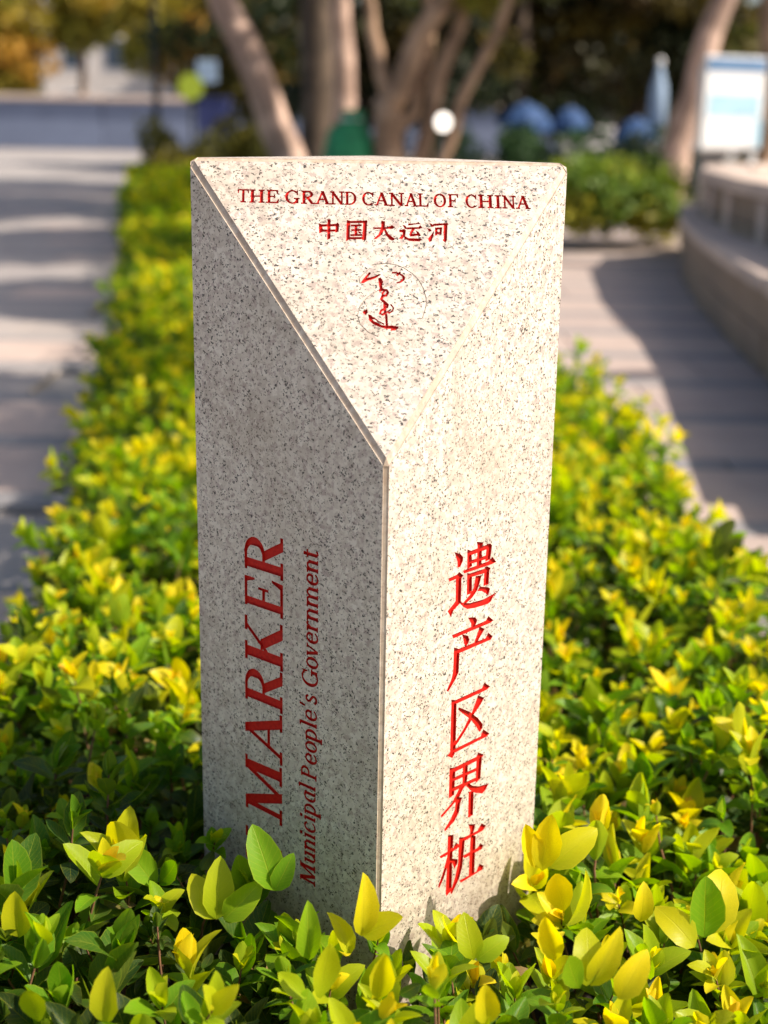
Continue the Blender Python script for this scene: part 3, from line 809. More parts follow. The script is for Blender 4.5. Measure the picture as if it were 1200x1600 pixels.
def leaf_mesh(name, p, d, n, L, tint, temps, mat):
    """all these leaves as one mesh with a per-leaf colour"""
    which = rng.integers(0, len(temps), len(p))
    vs, fs, uvs, cols, off = [], [], [], [], 0
    x, d, n = bases(d, n)
    wf = rng.uniform(.85, 1.15, len(p))
    for k, (V, UV, F) in enumerate(temps):
        i = np.where(which == k)[0]
        if not len(i): continue
        A = V[None, :, 0, None] * (x[i] * wf[i, None])[:, None, :] + V[None, :, 1, None] * d[i][:, None, :] + V[None, :, 2, None] * n[i][:, None, :]
        A = A * L[i, None, None] + p[i][:, None, :]
        vs.append(A.reshape(-1, 3))
        nv = len(V)
        fs.append((F[None] + (np.arange(len(i)) * nv)[:, None, None]).reshape(-1, 4) + off)
        uvs.append(np.tile(UV[F.reshape(-1)], (len(i), 1)))
        cols.append(np.repeat(tint[i], nv, axis=0))
        off += len(i) * nv
    vs, fs, uvs, cols = map(np.concatenate, (vs, fs, uvs, cols))
    me = bpy.data.meshes.new(name)
    me.vertices.add(len(vs)); me.vertices.foreach_set('co', vs.astype(np.float32).ravel())
    me.loops.add(len(fs) * 4); me.loops.foreach_set('vertex_index', fs.astype(np.int32).ravel())
    me.polygons.add(len(fs)); me.polygons.foreach_set('loop_start', np.arange(0, len(fs) * 4, 4, dtype=np.int32))
    me.polygons.foreach_set('use_smooth', np.ones(len(fs), dtype=bool))
    uvl = me.uv_layers.new(name='leaf'); uvl.data.foreach_set('uv', uvs.astype(np.float32).ravel())
    ca = me.color_attributes.new('tint', 'FLOAT_COLOR', 'POINT')
    ca.data.foreach_set('color', np.concatenate([cols, np.ones((len(cols), 1))], 1).astype(np.float32).ravel())
    me.update(calc_edges=True)
    me.materials.append(mat)
    return me


def hills(x, y):
    near = np.hypot(x - MC.x + .02, y - MC.y + .05)
    return -.012 * np.exp(-(near / .21) ** 4) + .030 * np.exp(-((x - .02) / .10) ** 2 - ((y - 1.02) / .10) ** 2) + .022 * np.sin(5.1 * x + 2.3 * y) + .018 * np.sin(9.7 * y - 4.2 * x + 1) + .012 * np.sin(17 * x + 3) * np.sin(15 * y)


def in_marker(P, pad=0.004):
    c, s = math.cos(YAW + math.pi / 4), math.sin(YAW + math.pi / 4)
    dx, dy = P[..., 0] - MC.x, P[..., 1] - MC.y
    a, b = dx * c + dy * s, -dx * s + dy * c
    h = S / 2 + pad
    return (np.abs(a) < h) & (np.abs(b) < h)


def scatter(y0, y1, sp, left=ys_l, right=ys_r):
    out = []
    y = y0
    while y < y1:
        xl, xr = interp(left, y), interp(right, y)
        x = xl
        while x < xr:
            out.append((x + random.uniform(-.5, .5) * sp, y + random.uniform(-.5, .5) * sp))
            x += sp
        y += sp
    return np.array(out)


def grow(xy, ztop, L0, young, pairs, left=ys_l, right=ys_r, filler=4, tall=.1):
    """shoots standing at xy; returns leaf arrays (p, d, n, L, tint value, order)"""
    N = len(xy)
    el = np.array([interp(left, y) for y in xy[:, 1]]); er = np.array([interp(right, y) for y in xy[:, 1]])
    side = np.clip(((xy[:, 0] - el) / .10), 0, 1) * np.clip(((er - xy[:, 0]) / .10), 0, 1)
    lean = np.where(xy[:, 0] - el < er - xy[:, 0], -1, 1) * (1 - side)
    patch = np.sin(6.3 * xy[:, 0] + 1.7 * xy[:, 1]) * np.sin(5.2 * xy[:, 1] - 2.1 * xy[:, 0] + .6)
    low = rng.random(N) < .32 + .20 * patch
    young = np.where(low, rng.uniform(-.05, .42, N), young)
    z = ztop + hills(xy[:, 0], xy[:, 1]) + rng.normal(0, .016, N) - np.where(low, rng.uniform(.02, .055, N), 0) + np.where(rng.random(N) < tall, rng.uniform(.02, .06, N), 0) - (1 - side) * rng.uniform(0, .26, N)
    ax = np.stack([rng.normal(0, .24, N) + lean * .8, rng.normal(0, .24, N), np.ones(N)], 1)
    ax /= np.linalg.norm(ax, axis=1, keepdims=True)
    tip = np.stack([xy[:, 0], xy[:, 1], z], 1)
    r0 = np.cross(ax, np.array([0.3, 1, .2])); r0 /= np.linalg.norm(r0, axis=1, keepdims=True)
    r1 = np.cross(ax, r0)
    phi = rng.uniform(0, 6.28, N)
    P, D, Nn, L, T, K, SH = [], [], [], [], [], [], []
    gaps = [0, .005, .015, .028, .044, .062]
    angs = [12, 22, 34, 48, 60, 72]
    lens = [.55, .88, 1.05, 1.0, .90, .85]
    for k in range(pairs):
        for sgn in (0, math.pi):
            f = phi + k * 1.62 + sgn + rng.normal(0, .2, N)
            r = np.cos(f)[:, None] * r0 + np.sin(f)[:, None] * r1
            th = np.radians(angs[k] + rng.normal(0, 11, N))[:, None]
            d = np.cos(th) * ax + np.sin(th) * r
            n = np.sin(th) * ax - np.cos(th) * r + rng.normal(0, .18, (N, 3))
            keep = rng.random(N) < (.97 if k < 3 else .85)
            sc = (L0 / .05)
            P.append((tip - ax * (gaps[k] * sc)[:, None])[keep]); D.append(d[keep]); Nn.append(n[keep])
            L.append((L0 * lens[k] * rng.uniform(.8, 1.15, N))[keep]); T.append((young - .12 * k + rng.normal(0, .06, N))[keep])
            K.append(np.full(keep.sum(), k)); SH.append(np.where(keep)[0])
    for k in range(filler):     # older leaves on the wood below
        r = rng.normal(0, 1, (N, 3)); r[:, 2] = np.abs(r[:, 2]) * .5 - .1
        dep = rng.uniform(.03, .13, N) * (L0 / .05) ** .3
        q = tip - np.stack([ax[:, 0] * dep + rng.normal(0, .022, N), ax[:, 1] * dep + rng.normal(0, .022, N), dep], 1)
        P.append(q); D.append(r); Nn.append(np.tile([0, 0, 1.0], (N, 1)) + rng.normal(0, .35, (N, 3)))
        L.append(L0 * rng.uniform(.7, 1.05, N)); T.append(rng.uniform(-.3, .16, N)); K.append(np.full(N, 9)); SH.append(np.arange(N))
    return [np.concatenate(a) for a in (P, D, Nn, L, T, K, SH)] + [tip, ax]


hedge = empty('clipped_hedge', (0, 2.0, 0.0))
tag(hedge, 'low clipped hedge with glossy yellow and green leaves round the granite post', 'hedge')
HZ = 0.355

# near: full leaves
xy = scatter(.72, 2.7, .040)
L0 = np.clip(rng.normal(.042, .012, len(xy)), .020, .068)
young = np.clip(rng.normal(.89, .22, len(xy)) + np.where(xy[:, 0] > .1, .06, 0) - np.where((xy[:, 0] < -.1) & (xy[:, 1] < 1.62), .22, 0), .05, 1.03)  # greener in the post's shadow, yellower on the sunlit side, put into leaf colour
keep = ~in_marker(xy, .018)
xy, L0, young = xy[keep], L0[keep], young[keep]
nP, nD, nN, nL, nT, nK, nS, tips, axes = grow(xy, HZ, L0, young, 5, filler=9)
hp = np.array(HERO)
hd = hp[:, 3:6] - hp[:, 0:3]
camp = np.array([0, 0, CAM_Z])
hn = (camp - hp[:, 0:3]); hn /= np.linalg.norm(hn, axis=1, keepdims=True)
hn = hn + rng.normal(0, .32, hn.shape) * (np.arange(len(hn)) > 2)[:, None] + np.array([.12, 0, .2])
nP = np.concatenate([nP, hp[:, :3]]); nD = np.concatenate([nD, hd]); nN = np.concatenate([nN, hn])
nL = np.concatenate([nL, np.linalg.norm(hd, axis=1)]); nT = np.concatenate([nT, hp[:, 6]]); nK = np.concatenate([nK, np.full(len(hp), -1)])
# no leaf may run into the stone
bx, bd, bn = bases(nD, nN)
bad = np.zeros(len(nP), bool)
for t in (0, .3, .6, 1.0):
    for s in (-.25, 0, .25):
        bad |= in_marker(nP + bd * (nL * t)[:, None] + bx * (nL * s * (1 if 0 < t < 1 else 0))[:, None])
bad &= nK >= 0
g = ~bad
nP, nD, nN, nL, nT, nK = [a[g] for a in (nP, nD, nN, nL, nT, nK)]
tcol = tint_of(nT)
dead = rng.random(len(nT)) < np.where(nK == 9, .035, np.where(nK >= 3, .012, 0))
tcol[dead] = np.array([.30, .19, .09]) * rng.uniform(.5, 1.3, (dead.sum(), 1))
# the 300 leaves that show largest become single parts
cen = nP + bases(nD, nN)[1] * (nL * .5)[:, None] - camp
FW, RT, UP = [np.array(v) for v in (fw, rt, up)]
dep = cen @ FW
sx, sy = (cen @ RT) / dep * 2158, (cen @ UP) / dep * 2158
facing = np.abs((bases(nD, nN)[2] * (cen / np.linalg.norm(cen, axis=1, keepdims=True))).sum(1))
score = nL / dep * (.35 + facing) * np.where((nK <= 2), 1, .55) + np.where(nK < 0, 1, 0) + (nP[:, 2] - HZ) * .12
score[(np.abs(sx) > 600) | (np.abs(sy) > 800)] = -9
order = np.argsort(-score)
single, rest = order[:300], order[300:]
tm = []
for i, (V, UV, F) in enumerate(HI):
    me = bpy.data.meshes.new('leaf')
    me.from_pydata(V.tolist(), [], F.tolist())
    u = me.uv_layers.new(name='leaf'); u.data.foreach_set('uv', UV[F.reshape(-1)].astype(np.float32).ravel())
    me.polygons.foreach_set('use_smooth', [True] * len(F))
    me.materials.append(M['leaf_obj'])
    tm.append(me)
X3, D3, N3 = bases(nD[single], nN[single])
for j, i in enumerate(single):
    o = bpy.data.objects.new('leaf', tm[4 if i >= len(nP) - len(hp) and i < len(nP) - len(hp) + 3 else int(rng.integers(0, len(tm)))])
    col.objects.link(o)
    o.parent = hedge
    L = nL[i]
    m = Matrix([[X3[j][r] * L, D3[j][r] * L, N3[j][r] * L, nP[i][r]] for r in range(3)] + [[0, 0, 0, 1]])
    o.matrix_world = hedge.matrix_world.inverted() @ m if False else m
    o.matrix_parent_inverse = Matrix.Translation(-hedge.location)
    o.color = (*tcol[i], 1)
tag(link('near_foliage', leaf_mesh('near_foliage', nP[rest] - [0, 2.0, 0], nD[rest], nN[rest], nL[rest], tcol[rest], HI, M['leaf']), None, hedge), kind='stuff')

# middle and far: lighter leaves
for y0, y1, sp, Lm, zt, tem, pr in ((2.7, 5.6, .048, .046, HZ, LO, 5), (5.6, 11, .085, .06, HZ + .01, LO, 4), (11, 23, .16, .12, HZ + .02, LO, 4)):
    xy = scatter(y0, y1, sp)
    L0 = np.clip(rng.normal(Lm, Lm * .18, len(xy)), Lm * .5, Lm * 1.5)
    young = np.clip(rng.normal(.97 if y0 < 5 else .86, .20, len(xy)), .1, 1.03)
    p, d, n, L, T, K, s_, _, _ = grow(xy, zt, L0, young, pr, filler=4)
    tag(link('foliage', leaf_mesh('foliage', p - [0, 2.0, 0], d, n, L, tint_of(T), tem, M['leaf']), None, hedge), kind='stuff')

# twigs
bm = bmesh.new()
for i in range(len(tips)):
    t, a = Vector(tips[i]), Vector(axes[i])
    q = t - a * .09 + Vector((random.uniform(-.02, .02), random.uniform(-.02, .02), -.03))
    w = q + Vector((random.uniform(-.04, .04), random.uniform(-.04, .04), -.17))
    if in_marker(np.array([w, q, t]), 0.0).any(): continue
    tube(bm, [w, q, t - a * .04, t], [.0022, .0017, .0013, .0008], 4, cap=False)
me = bm_mesh(bm, 'twigs', True)
me.transform(Matrix.Translation((0, -2.0, 0)))
tag(link('twigs', me, M['twig'], hedge), kind='stuff')

# ------------------------------------------------------------------ background
def foliage_mat(name):
    t = NT(name)
    a = t.n('ShaderNodeAttribute', attribute_name='tint')
    t.base(a.outputs['Color']); t.rough(0.6)
    tr = t.n('ShaderNodeBsdfTranslucent'); t.l(a.outputs['Color'], tr.inputs[0])
    mx = t.n('ShaderNodeMixShader'); mx.inputs[0].default_value = 0.35
    t.l(t.bs.outputs[0], mx.inputs[1]); t.l(tr.outputs[0], mx.inputs[2]); t.l(mx.outputs[0], t.out.inputs[0])
    return t.m


M['foliage'] = foliage_mat('tree_foliage')
QUAD = [(np.array([(0, 0, 0), (.28, .5, .06), (0, 1, 0), (-.28, .5, .06)]), np.array([(.5, 0), (1, .5), (.5, 1), (0, .5)]), np.array([(0, 1, 2, 3)]))]


def clump_leaves(name, clumps, per, size, tints, parent, origin, shell=.5):
    """leaf faces in clumps: clumps = [(centre, (rx, ry, rz))]"""
    P, C = [], []
    for c, r in clumps:
        k = per
        u = rng.normal(0, 1, (k, 3)); u /= np.linalg.norm(u, axis=1, keepdims=True)
        u *= (shell + (1 - shell) * rng.random(k))[:, None] ** .7
        P.append(np.array(c) + u * np.array(r))
        b = np.array(tints[rng.integers(0, len(tints))])
        C.append(np.clip(b * rng.uniform(.65, 1.4, (k, 1)), 0, 1))
    P, C = np.concatenate(P), np.concatenate(C)
    k = len(P)
    d = rng.normal(0, 1, (k, 3)); d[:, 2] -= .3
    n = rng.normal(0, .6, (k, 3)); n[:, 2] += 1
    me = leaf_mesh(name, P - np.array(origin), d, n, size * rng.uniform(.6, 1.3, k), C, QUAD, M['foliage'])
    return tag(link(name, me, None, parent), kind='stuff')


def tree(name, label, base, stems, bark_, clumps, per=420, size=.14, tints=((.05, .08, .015),), group=None, seg=10):
    root = empty(name, base)
    tag(root, label, 'tree', group)
    for i, (pts, r0, r1) in enumerate(stems):
        bm = bmesh.new()
        fine = []
        for a, b in zip(pts, pts[1:]):
            for q in range(3):
                t = q / 3
                fine.append([a[k] + (b[k] - a[k]) * t + (.03 * math.sin(5 * (a[2] + (b[2] - a[2]) * t) + k * 2 + i) if q else 0) for k in range(3)])
        fine.append(pts[-1])
        rad = [(r0 + (r1 - r0) * j / (len(fine) - 1)) * (1.35 if (j == 0 and i == 0) else 1) for j in range(len(fine))]
        tube(bm, fine, rad, seg, .12)
        me = bm_mesh(bm, 'trunk' if i == 0 else 'limb', True)
        me.transform(Matrix.Translation(-Vector(base)))
        link('trunk' if i == 0 else 'limb', me, M[bark_], root)
    if clumps:
        clump_leaves('crown', clumps, per, size, tints, root, base)
    return root


def crown(c, r, n, cr):
    out = []
    for _ in range(n):
        u = Vector((random.gauss(0, 1), random.gauss(0, 1), random.gauss(0, 1))).normalized() * random.uniform(.35, 1)
        k = random.uniform(.65, 1.25) * cr
        out.append(((c[0] + u.x * r[0], c[1] + u.y * r[1], c[2] + u.z * r[2]), (k, k, k * .7)))
    return out


DARK = ((.22, .16, .03), (.10, .12, .02), (.10, .065, .02), (.13, .10, .02), (.022, .034, .012), (.022, .034, .012), (.03, .04, .012), (.030, .046, .014), (.050, .050, .014), (.016, .024, .010))
GOLD = ((.40, .29, .03), (.50, .28, .035), (.26, .25, .03), (.34, .28, .03))
OLIVE = ((.08, .095, .018), (.13, .115, .02), (.05, .075, .018), (.20, .13, .025))

tree('park_tree', 'pale trunked tree leaning left behind the hedge', (-.95, 16, 0),
     [([(-.95, 16, 0), (-1.18, 16, .8), (-1.48, 16, 1.55), (-1.95, 16, 2.6), (-2.9, 16.2, 4.6)], .22, .13),
      ([(-2.2, 16, 3.1), (-1.5, 16.4, 4.4), (-1.0, 16.6, 5.4)], .10, .05)],
     'bark_pale', crown((-3.2, 16.3, 5.6), (1.8, 2.0, 1.0), 9, .8), tints=OLIVE)
tree('park_tree', 'thick dark trunked tree between two pale trunks', (-1.05, 21, 0),
     [([(-1.05, 21, 0), (-1.03, 21, 1.4), (-1.08, 21, 2.9), (-1.0, 21, 5)], .30, .22), ([(-1.05, 21, 2.7), (-.2, 21.4, 4.2), (.4, 21.5, 5.4)], .13, .06)],
     'bark_dark', crown((.3, 21.6, 6.3), (1.4, 1.4, .9), 8, .8), tints=DARK)
tree('park_tree', 'slim straight pale trunk beside the dark tree', (-.56, 17.6, 0),
     [([(-.56, 17.6, 0), (-.57, 17.6, 1.4), (-.63, 17.6, 2.8), (-.7, 17.7, 4.8)], .155, .11), ([(-.66, 17.6, 3.2), (-.1, 17.3, 4.6), (.2, 17, 5.5)], .07, .04)],
     'bark_pale', crown((-.5, 17.9, 5.6), (1.3, 1.2, .8), 6, .7), tints=OLIVE)
tree('forked_tree', 'tan multi stemmed tree forking low behind the post', (.06, 15, 0),
     [([(.06, 15, 0), (.02, 15, .6), (-.02, 15, 1.35)], .17, .15),
      ([(-.02, 15, 1.25), (.20, 15, 1.75), (.52, 15, 2.3), (1.2, 15.2, 3.6), (1.6, 15.2, 4.6)], .135, .08),
      ([(-.02, 15, 1.2), (-.15, 15.1, 1.8), (-.30, 15.2, 2.5), (-.6, 15.4, 4.2)], .085, .05),
      ([(.10, 15, .1), (.38, 15.1, 1.0), (.58, 15.1, 1.8), (.82, 15.2, 2.6), (1.0, 15.4, 4.3)], .10, .06),
      ([(.16, 15, .3), (.62, 14.9, .9), (.80, 14.9, 1.5), (1.15, 14.8, 2.3), (1.7, 14.8, 3.6)], .075, .045),
      ([(.02, 15, .9), (.25, 15.3, 1.2), (.40, 15.4, 2.0), (.30, 15.5, 3.6)], .07, .04)],
     'bark_tan', crown((.9, 15.8, 5.2), (1.6, 1.2, .7), 6, .7) + [((1.22, 15.1, 1.75), (.16, .16, .10)), ((.95, 15.0, 2.40), (.35, .25, .16)), ((1.5, 14.8, 2.55), (.45, .3, .2)), ((-.5, 15.3, 2.6), (.4, .3, .18))], per=330, tints=GOLD + OLIVE)
tree('park_tree', 'pale trunk leaning right beside the notice board', (3.28, 17, 0),
     [([(3.28, 17, 0), (3.42, 17, .9), (3.62, 17, 1.8), (3.88, 17, 2.7), (4.4, 17, 4.8)], .19, .12), ([(4.0, 17, 3.1), (3.3, 17.2, 4.6), (3.0, 17.2, 5.5)], .08, .04)],
     'bark_pale', crown((4.6, 17.6, 5.9), (1.8, 1.6, 1.0), 8, .8), tints=OLIVE)
tree('park_tree', 'orange brown trunk to the right of the notice board', (3.75, 14.2, 0),
     [([(3.75, 14.2, 0), (3.72, 14.2, 1.2), (3.66, 14.2, 2.4), (3.9, 14.2, 4.4)], .13, .09)],
     'bark_tan', crown((3.9, 13.6, 5.4), (1.3, 1.0, .7), 6, .7), tints=OLIVE)
# trees beside the path whose shade falls over the plaza
tree('planter_tree', 'small tree standing behind the stepped stone wall', (3.3, 6.2, 0.3),
     [([(3.3, 6.2, .3), (3.35, 6.0, 2.0), (3.45, 5.2, 3.8), (3.55, 4.4, 5.2)], .11, .06)], 'bark_tan',
     [((4.2, 3.3, 5.4), (.45, .40, .25)), ((3.6, 3.9, 5.5), (.5, .45, .25)), ((3.9, 2.4, 5.6), (.5, .30, .25)), ((4.35, 4.1, 5.3), (.25, .22, .2)), ((3.4, 2.9, 5.4), (.5, .4, .25)), ((3.2, 4.6, 5.2), (.5, .4, .25))], per=560, size=.14, tints=OLIVE)
tree('planter_tree', 'spreading tree further along the stepped stone wall', (4.2, 11.0, 0.3),
     [([(4.2, 11, .3), (4.1, 11, 2.0), (3.9, 11, 4.0), (3.6, 11, 6)], .17, .09)], 'bark_tan',
     crown((4.3, 7.4, 6.4), (.6, .9, .3), 8, .5) + crown((3.5, 11.4, 6.4), (1.0, 2.0, .4), 20, .65) + crown((1.6, 16.2, 6.6), (1.4, 2.6, .5), 18, .8) + crown((1.0, 22, 6.9), (1.5, 3.0, .4), 16, .95), per=620, size=.17, tints=OLIVE)

# the dense wood that closes the view; rightmost evergreens unseen, added to block sun
for i, (x, y, rx, rz, tn) in enumerate(((-.6, 30, 2.4, 3.2, 0), (2.3, 27, 2.2, 3.0, 0), (4.9, 29, 2.6, 3.4, 0), (7.6, 27, 2.6, 3.4, 0), (10.6, 29, 2.8, 3.6, 0), (13.6, 27, 2.8, 3.6, 0),
                                       (17, 27, 3.0, 3.8, 0), (1.0, 36, 3.0, 4.0, 1), (6.0, 37, 3.2, 4.2, 1), (11, 37, 3.2, 4.2, 1), (-3.2, 34, 2.2, 3.6, 1))):
    word = ('dark evergreen tree with foliage low to the ground', 'olive green tree rising behind the dark evergreens')[tn]
    cl = crown((x, y, rz * .95 + .2), (rx, rx * .8, rz * .95), 34, .8)
    tree('evergreen_tree' if tn == 0 else 'olive_tree', word, (x, y, 0), [([(x, y, 0), (x + .1, y, rz * .8), (x, y, rz * 1.5)], .22, .10)],
         'bark_dark', cl, per=240, size=.24, tints=DARK if tn == 0 else OLIVE, group='trees closing the view behind the park' if tn == 0 else 'olive trees behind')
for i, (x, y, z, rx, rz) in enumerate(((-8.0, 54, 4.2, 2.0, 2.2), (-15.0, 56, 4.0, 2.0, 2.3), (-5.7, 53, 4.2, 1.6, 2.4), (-12.2, 57, 5.2, 2.2, 1.2))):
    tree('golden_tree', ('golden leaved tree beside the dark lamp pole', 'golden leaved tree at the far end of the plaza wall', 'golden leaved tree next to the leaning pale trunk', 'tall golden leaved tree whose crown hangs over the plaza wall')[i], (x, y, 0),
         [([(x, y, 0), (x + .05, y, z * .6), (x, y, z)], .18, .09)], 'bark_tan', crown((x, y, z), (rx, rx, rz), 24, 1.0), per=260, size=.36, tints=GOLD)


def shrub_bank(name, label, pts, hgt, wid, tints, n, per=260, size=.10):
    root = empty(name, (pts[0][0], pts[0][1], 0))
    tag(root, label, 'hedge')
    cl = []
    for _ in range(n):
        t = random.random() * (len(pts) - 1)
        i = min(int(t), len(pts) - 2); t -= i
        x = pts[i][0] + (pts[i + 1][0] - pts[i][0]) * t; y = pts[i][1] + (pts[i + 1][1] - pts[i][1]) * t
        k = random.uniform(.7, 1.2)
        cl.append(((x + random.uniform(-wid, wid), y + random.uniform(-wid, wid), hgt * random.uniform(.25, .78)), (.34 * k, .34 * k, hgt * .28)))
    clump_leaves('foliage', cl, per, size, tints, root, (pts[0][0], pts[0][1], 0))
    return root


shrub_bank('shrub_bed', 'bright green clipped shrubs across the path from the post', [(1.5, 13.0), (2.0, 13.2), (2.5, 13.9)], .82, .36, ((.18, .26, .02), (.24, .30, .02), (.13, .22, .02), (.36, .34, .03)), 30)
shrub_bank('dark_hedge', 'dark green hedge below the blue parasols', [(1.1, 19.6), (2.4, 19.8), (4.4, 20)], 1.15, .4, ((.02, .06, .015), (.03, .08, .02), (.015, .04, .012)), 34)
shrub_bank('olive_hedge', 'olive hedge at the foot of the leaning pale tree', [(-3.6, 21.5), (-2.4, 21.2), (-1.2, 21)], 1.12, .4, ((.16, .15, .02), (.22, .19, .02), (.12, .12, .02)), 28)


# ------------------------------------------------------------------ stepped stone wall
def wall_run(name, label, pts, z0, z1, thick, cop, courses, blk):
    """wall of separate blocks and coping stones along a polyline"""
    root = empty(name, (pts[0][0], pts[0][1], 0))
    tag(root, label, 'stone wall')
    P = [Vector((x, y, 0)) for x, y in pts]
    seglen = [(b - a).length for a, b in zip(P, P[1:])]
    tot = sum(seglen)

    def at(s):
        for a, b, l in zip(P, P[1:], seglen):
            if s <= l: return a + (b - a) * (s / l), (b - a).normalized()
            s -= l
        return P[-1], (P[-1] - P[-2]).normalized()
    ch = (z1 - cop - z0) / courses
    core = box_mesh('wall_block', -blk / 2 + .003, blk / 2 - .003, 0, thick, .003, ch - .003, .006); core.materials.append(M['wall_stone'])
    cope = box_mesh('coping_stone', -blk / 2 + .002, blk / 2 - .002, -.04, thick + .02, 0, cop, .008); cope.materials.append(M['coping'])
    n = int(tot / blk)
    for r in range(courses + 1):
        for i in range(n):
            s = blk * (i + .5 + (.5 if r % 2 and r < courses else 0))
            if s > tot: continue
            p, d = at(s)
            o = bpy.data.objects.new('coping_stone' if r == courses else 'wall_block', cope if r == courses else core)
            col.objects.link(o); o.parent = root
            o.location = (p.x - root.location.x, p.y - root.location.y, z0 + ch * r)
            o.rotation_euler = (0, 0, math.atan2(d.y, d.x))
    return root


curve = [(1.42, 3.6), (1.56, 4.8), (1.74, 6.2), (1.86, 7.6), (2.0, 8.94), (2.26, 10.8), (2.6, 12.4), (3.3, 13.3), (4.4, 13.7), (6.0, 13.9)][::-1]
back = [(x + .44 - .30 * min(1, max(0, (y - 6) / 4)), y - .05) if y < 12 else (x + .10, y - .35) for x, y in curve]
# the run goes from far to near, so the face looks towards the path
w1 = wall_run('ledge_wall', 'low tan stone ledge curving along the garden path', curve, 0.0, .46, .36, .07, 2, .62)
w2 = wall_run('planter_wall', 'taller tan stone wall with pink coping behind the ledge', back, 0.0, .81, .30, .09, 4, .62)
bm = bmesh.new()
pl = [(x + .5, y) for x, y in back] + [(9, 3.6)]
bm.faces.new([bm.verts.new((x, y, .55)) for x, y in pl])
tag(link('planter_soil', bm_mesh(bm, 'planter_soil'), M['soil']), kind='structure')
pil = box_mesh('pilaster', -.09, .09, -.035, .0, 0, .70, .006); pil.materials.append(M['coping'])
for (xa, ya), (xb, yb) in zip(back, back[1:]):
    n_ = max(1, round(math.hypot(xb - xa, yb - ya) / .9))
    for k in range(n_):
        t_ = (k + .5) / n_
        o = link('pilaster', pil, None, w2, (xa + (xb - xa) * t_ - w2.location.x, ya + (yb - ya) * t_ - w2.location.y, 0.005), math.atan2(yb - ya, xb - xa))
post = empty('gate_pillar', (2.95, 13.2, 0))
tag(post, 'short grey stone pillar at the end of the stepped wall', 'pillar')
M['grey_stone'] = plain('grey_stone', (0.30, 0.27, 0.25), .8, .2, 5)
link('shaft', box_mesh('shaft', -.12, .12, -.12, .12, 0, .86, .01), M['grey_stone'], post)
link('cap', box_mesh('cap', -.15, .15, -.15, .15, .86, .93, .015), M['grey_stone'], post)

# ------------------------------------------------------------------ notice board
M['white_paint'] = plain('white_paint', (0.74, 0.75, 0.76), .5, .05)
M['pale_blue'] = plain('pale_blue_print', (0.36, 0.58, 0.72), .5, .1)
M['steel_blue'] = plain('steel_blue_print', (0.10, 0.20, 0.36), .5, .1)
M['dark_metal'] = plain('dark_metal', (0.03, 0.032, 0.035), .5, .2, metal=.6)
nb = empty('notice_board', (3.22, 13.6, 0), R_(26))
tag(nb, 'white and blue notice board on two posts behind the stone wall', 'notice board')
link('panel', box_mesh('panel', -.36, .36, -.025, .025, .92, 1.76, .01), M['white_paint'], nb)
link('header_print', box_mesh('header_print', -.34, .34, -.030, -.0255, 1.62, 1.74), M['steel_blue'], nb)
link('picture_print', box_mesh('picture_print', -.30, .30, -.030, -.0255, 1.22, 1.42), M['pale_blue'], nb)
link('edge_print', box_mesh('edge_print', .26, .345, -.030, -.0255, .95, 1.20), M['pale_blue'], nb)
for sx_ in (-.32, .32): link('post', box_mesh('post', sx_ - .03, sx_ + .03, .027, .075, 0, 1.66, .006), M['white_paint'], nb)

# ------------------------------------------------------------------ parasols
M['canvas_blue'] = plain('blue_canvas', (0.018, 0.06, 0.17), .8, .2)
M['canvas_pale'] = plain('pale_blue_canvas', (0.26, 0.36, 0.50), .8, .1)


def parasol(label, x, y, z, r, h, mat):
    o = empty('parasol', (x, y, 0))
    tag(o, label, 'parasol')
    bm = bmesh.new()
    c = bm.verts.new((0, 0, z + h)); c2 = bm.verts.new((0, 0, z + h - .02))
    rim = [bm.verts.new((r * math.cos(k * math.pi / 4), r * math.sin(k * math.pi / 4), z)) for k in range(8)]
    mid = [bm.verts.new((.6 * r * math.cos(k * math.pi / 4), .6 * r * math.sin(k * math.pi / 4), z + h * .62)) for k in range(8)]
    dr = [bm.verts.new((r * math.cos(k * math.pi / 4), r * math.sin(k * math.pi / 4), z - .16)) for k in range(8)]
    for k in range(8):
        j = (k + 1) % 8
        bm.faces.new((c, mid[k], mid[j])); bm.faces.new((mid[k], rim[k], rim[j], mid[j])); bm.faces.new((rim[k], dr[k], dr[j], rim[j]))
    bm.verts.remove(c2)
    link('canopy', bm_mesh(bm, 'canopy'), M[mat], o)
    bm = bmesh.new(); tube(bm, [(0, 0, 0), (0, 0, z + h)], .025, 8); link('pole', bm_mesh(bm, 'pole'), M['white_paint'], o)
    for k in range(8):
        bm = bmesh.new(); tube(bm, [(0, 0, z + h * .5), (r * .95 * math.cos(k * math.pi / 4), r * .95 * math.sin(k * math.pi / 4), z)], .010, 5); link('rib', bm_mesh(bm, 'rib'), M['white_paint'], o)
    bm = bmesh.new(); lathe(bm, [(.28, 0), (.28, .08), (.06, .12)], 16); link('base', bm_mesh(bm, 'base'), M['grey_stone'], o)
    return o


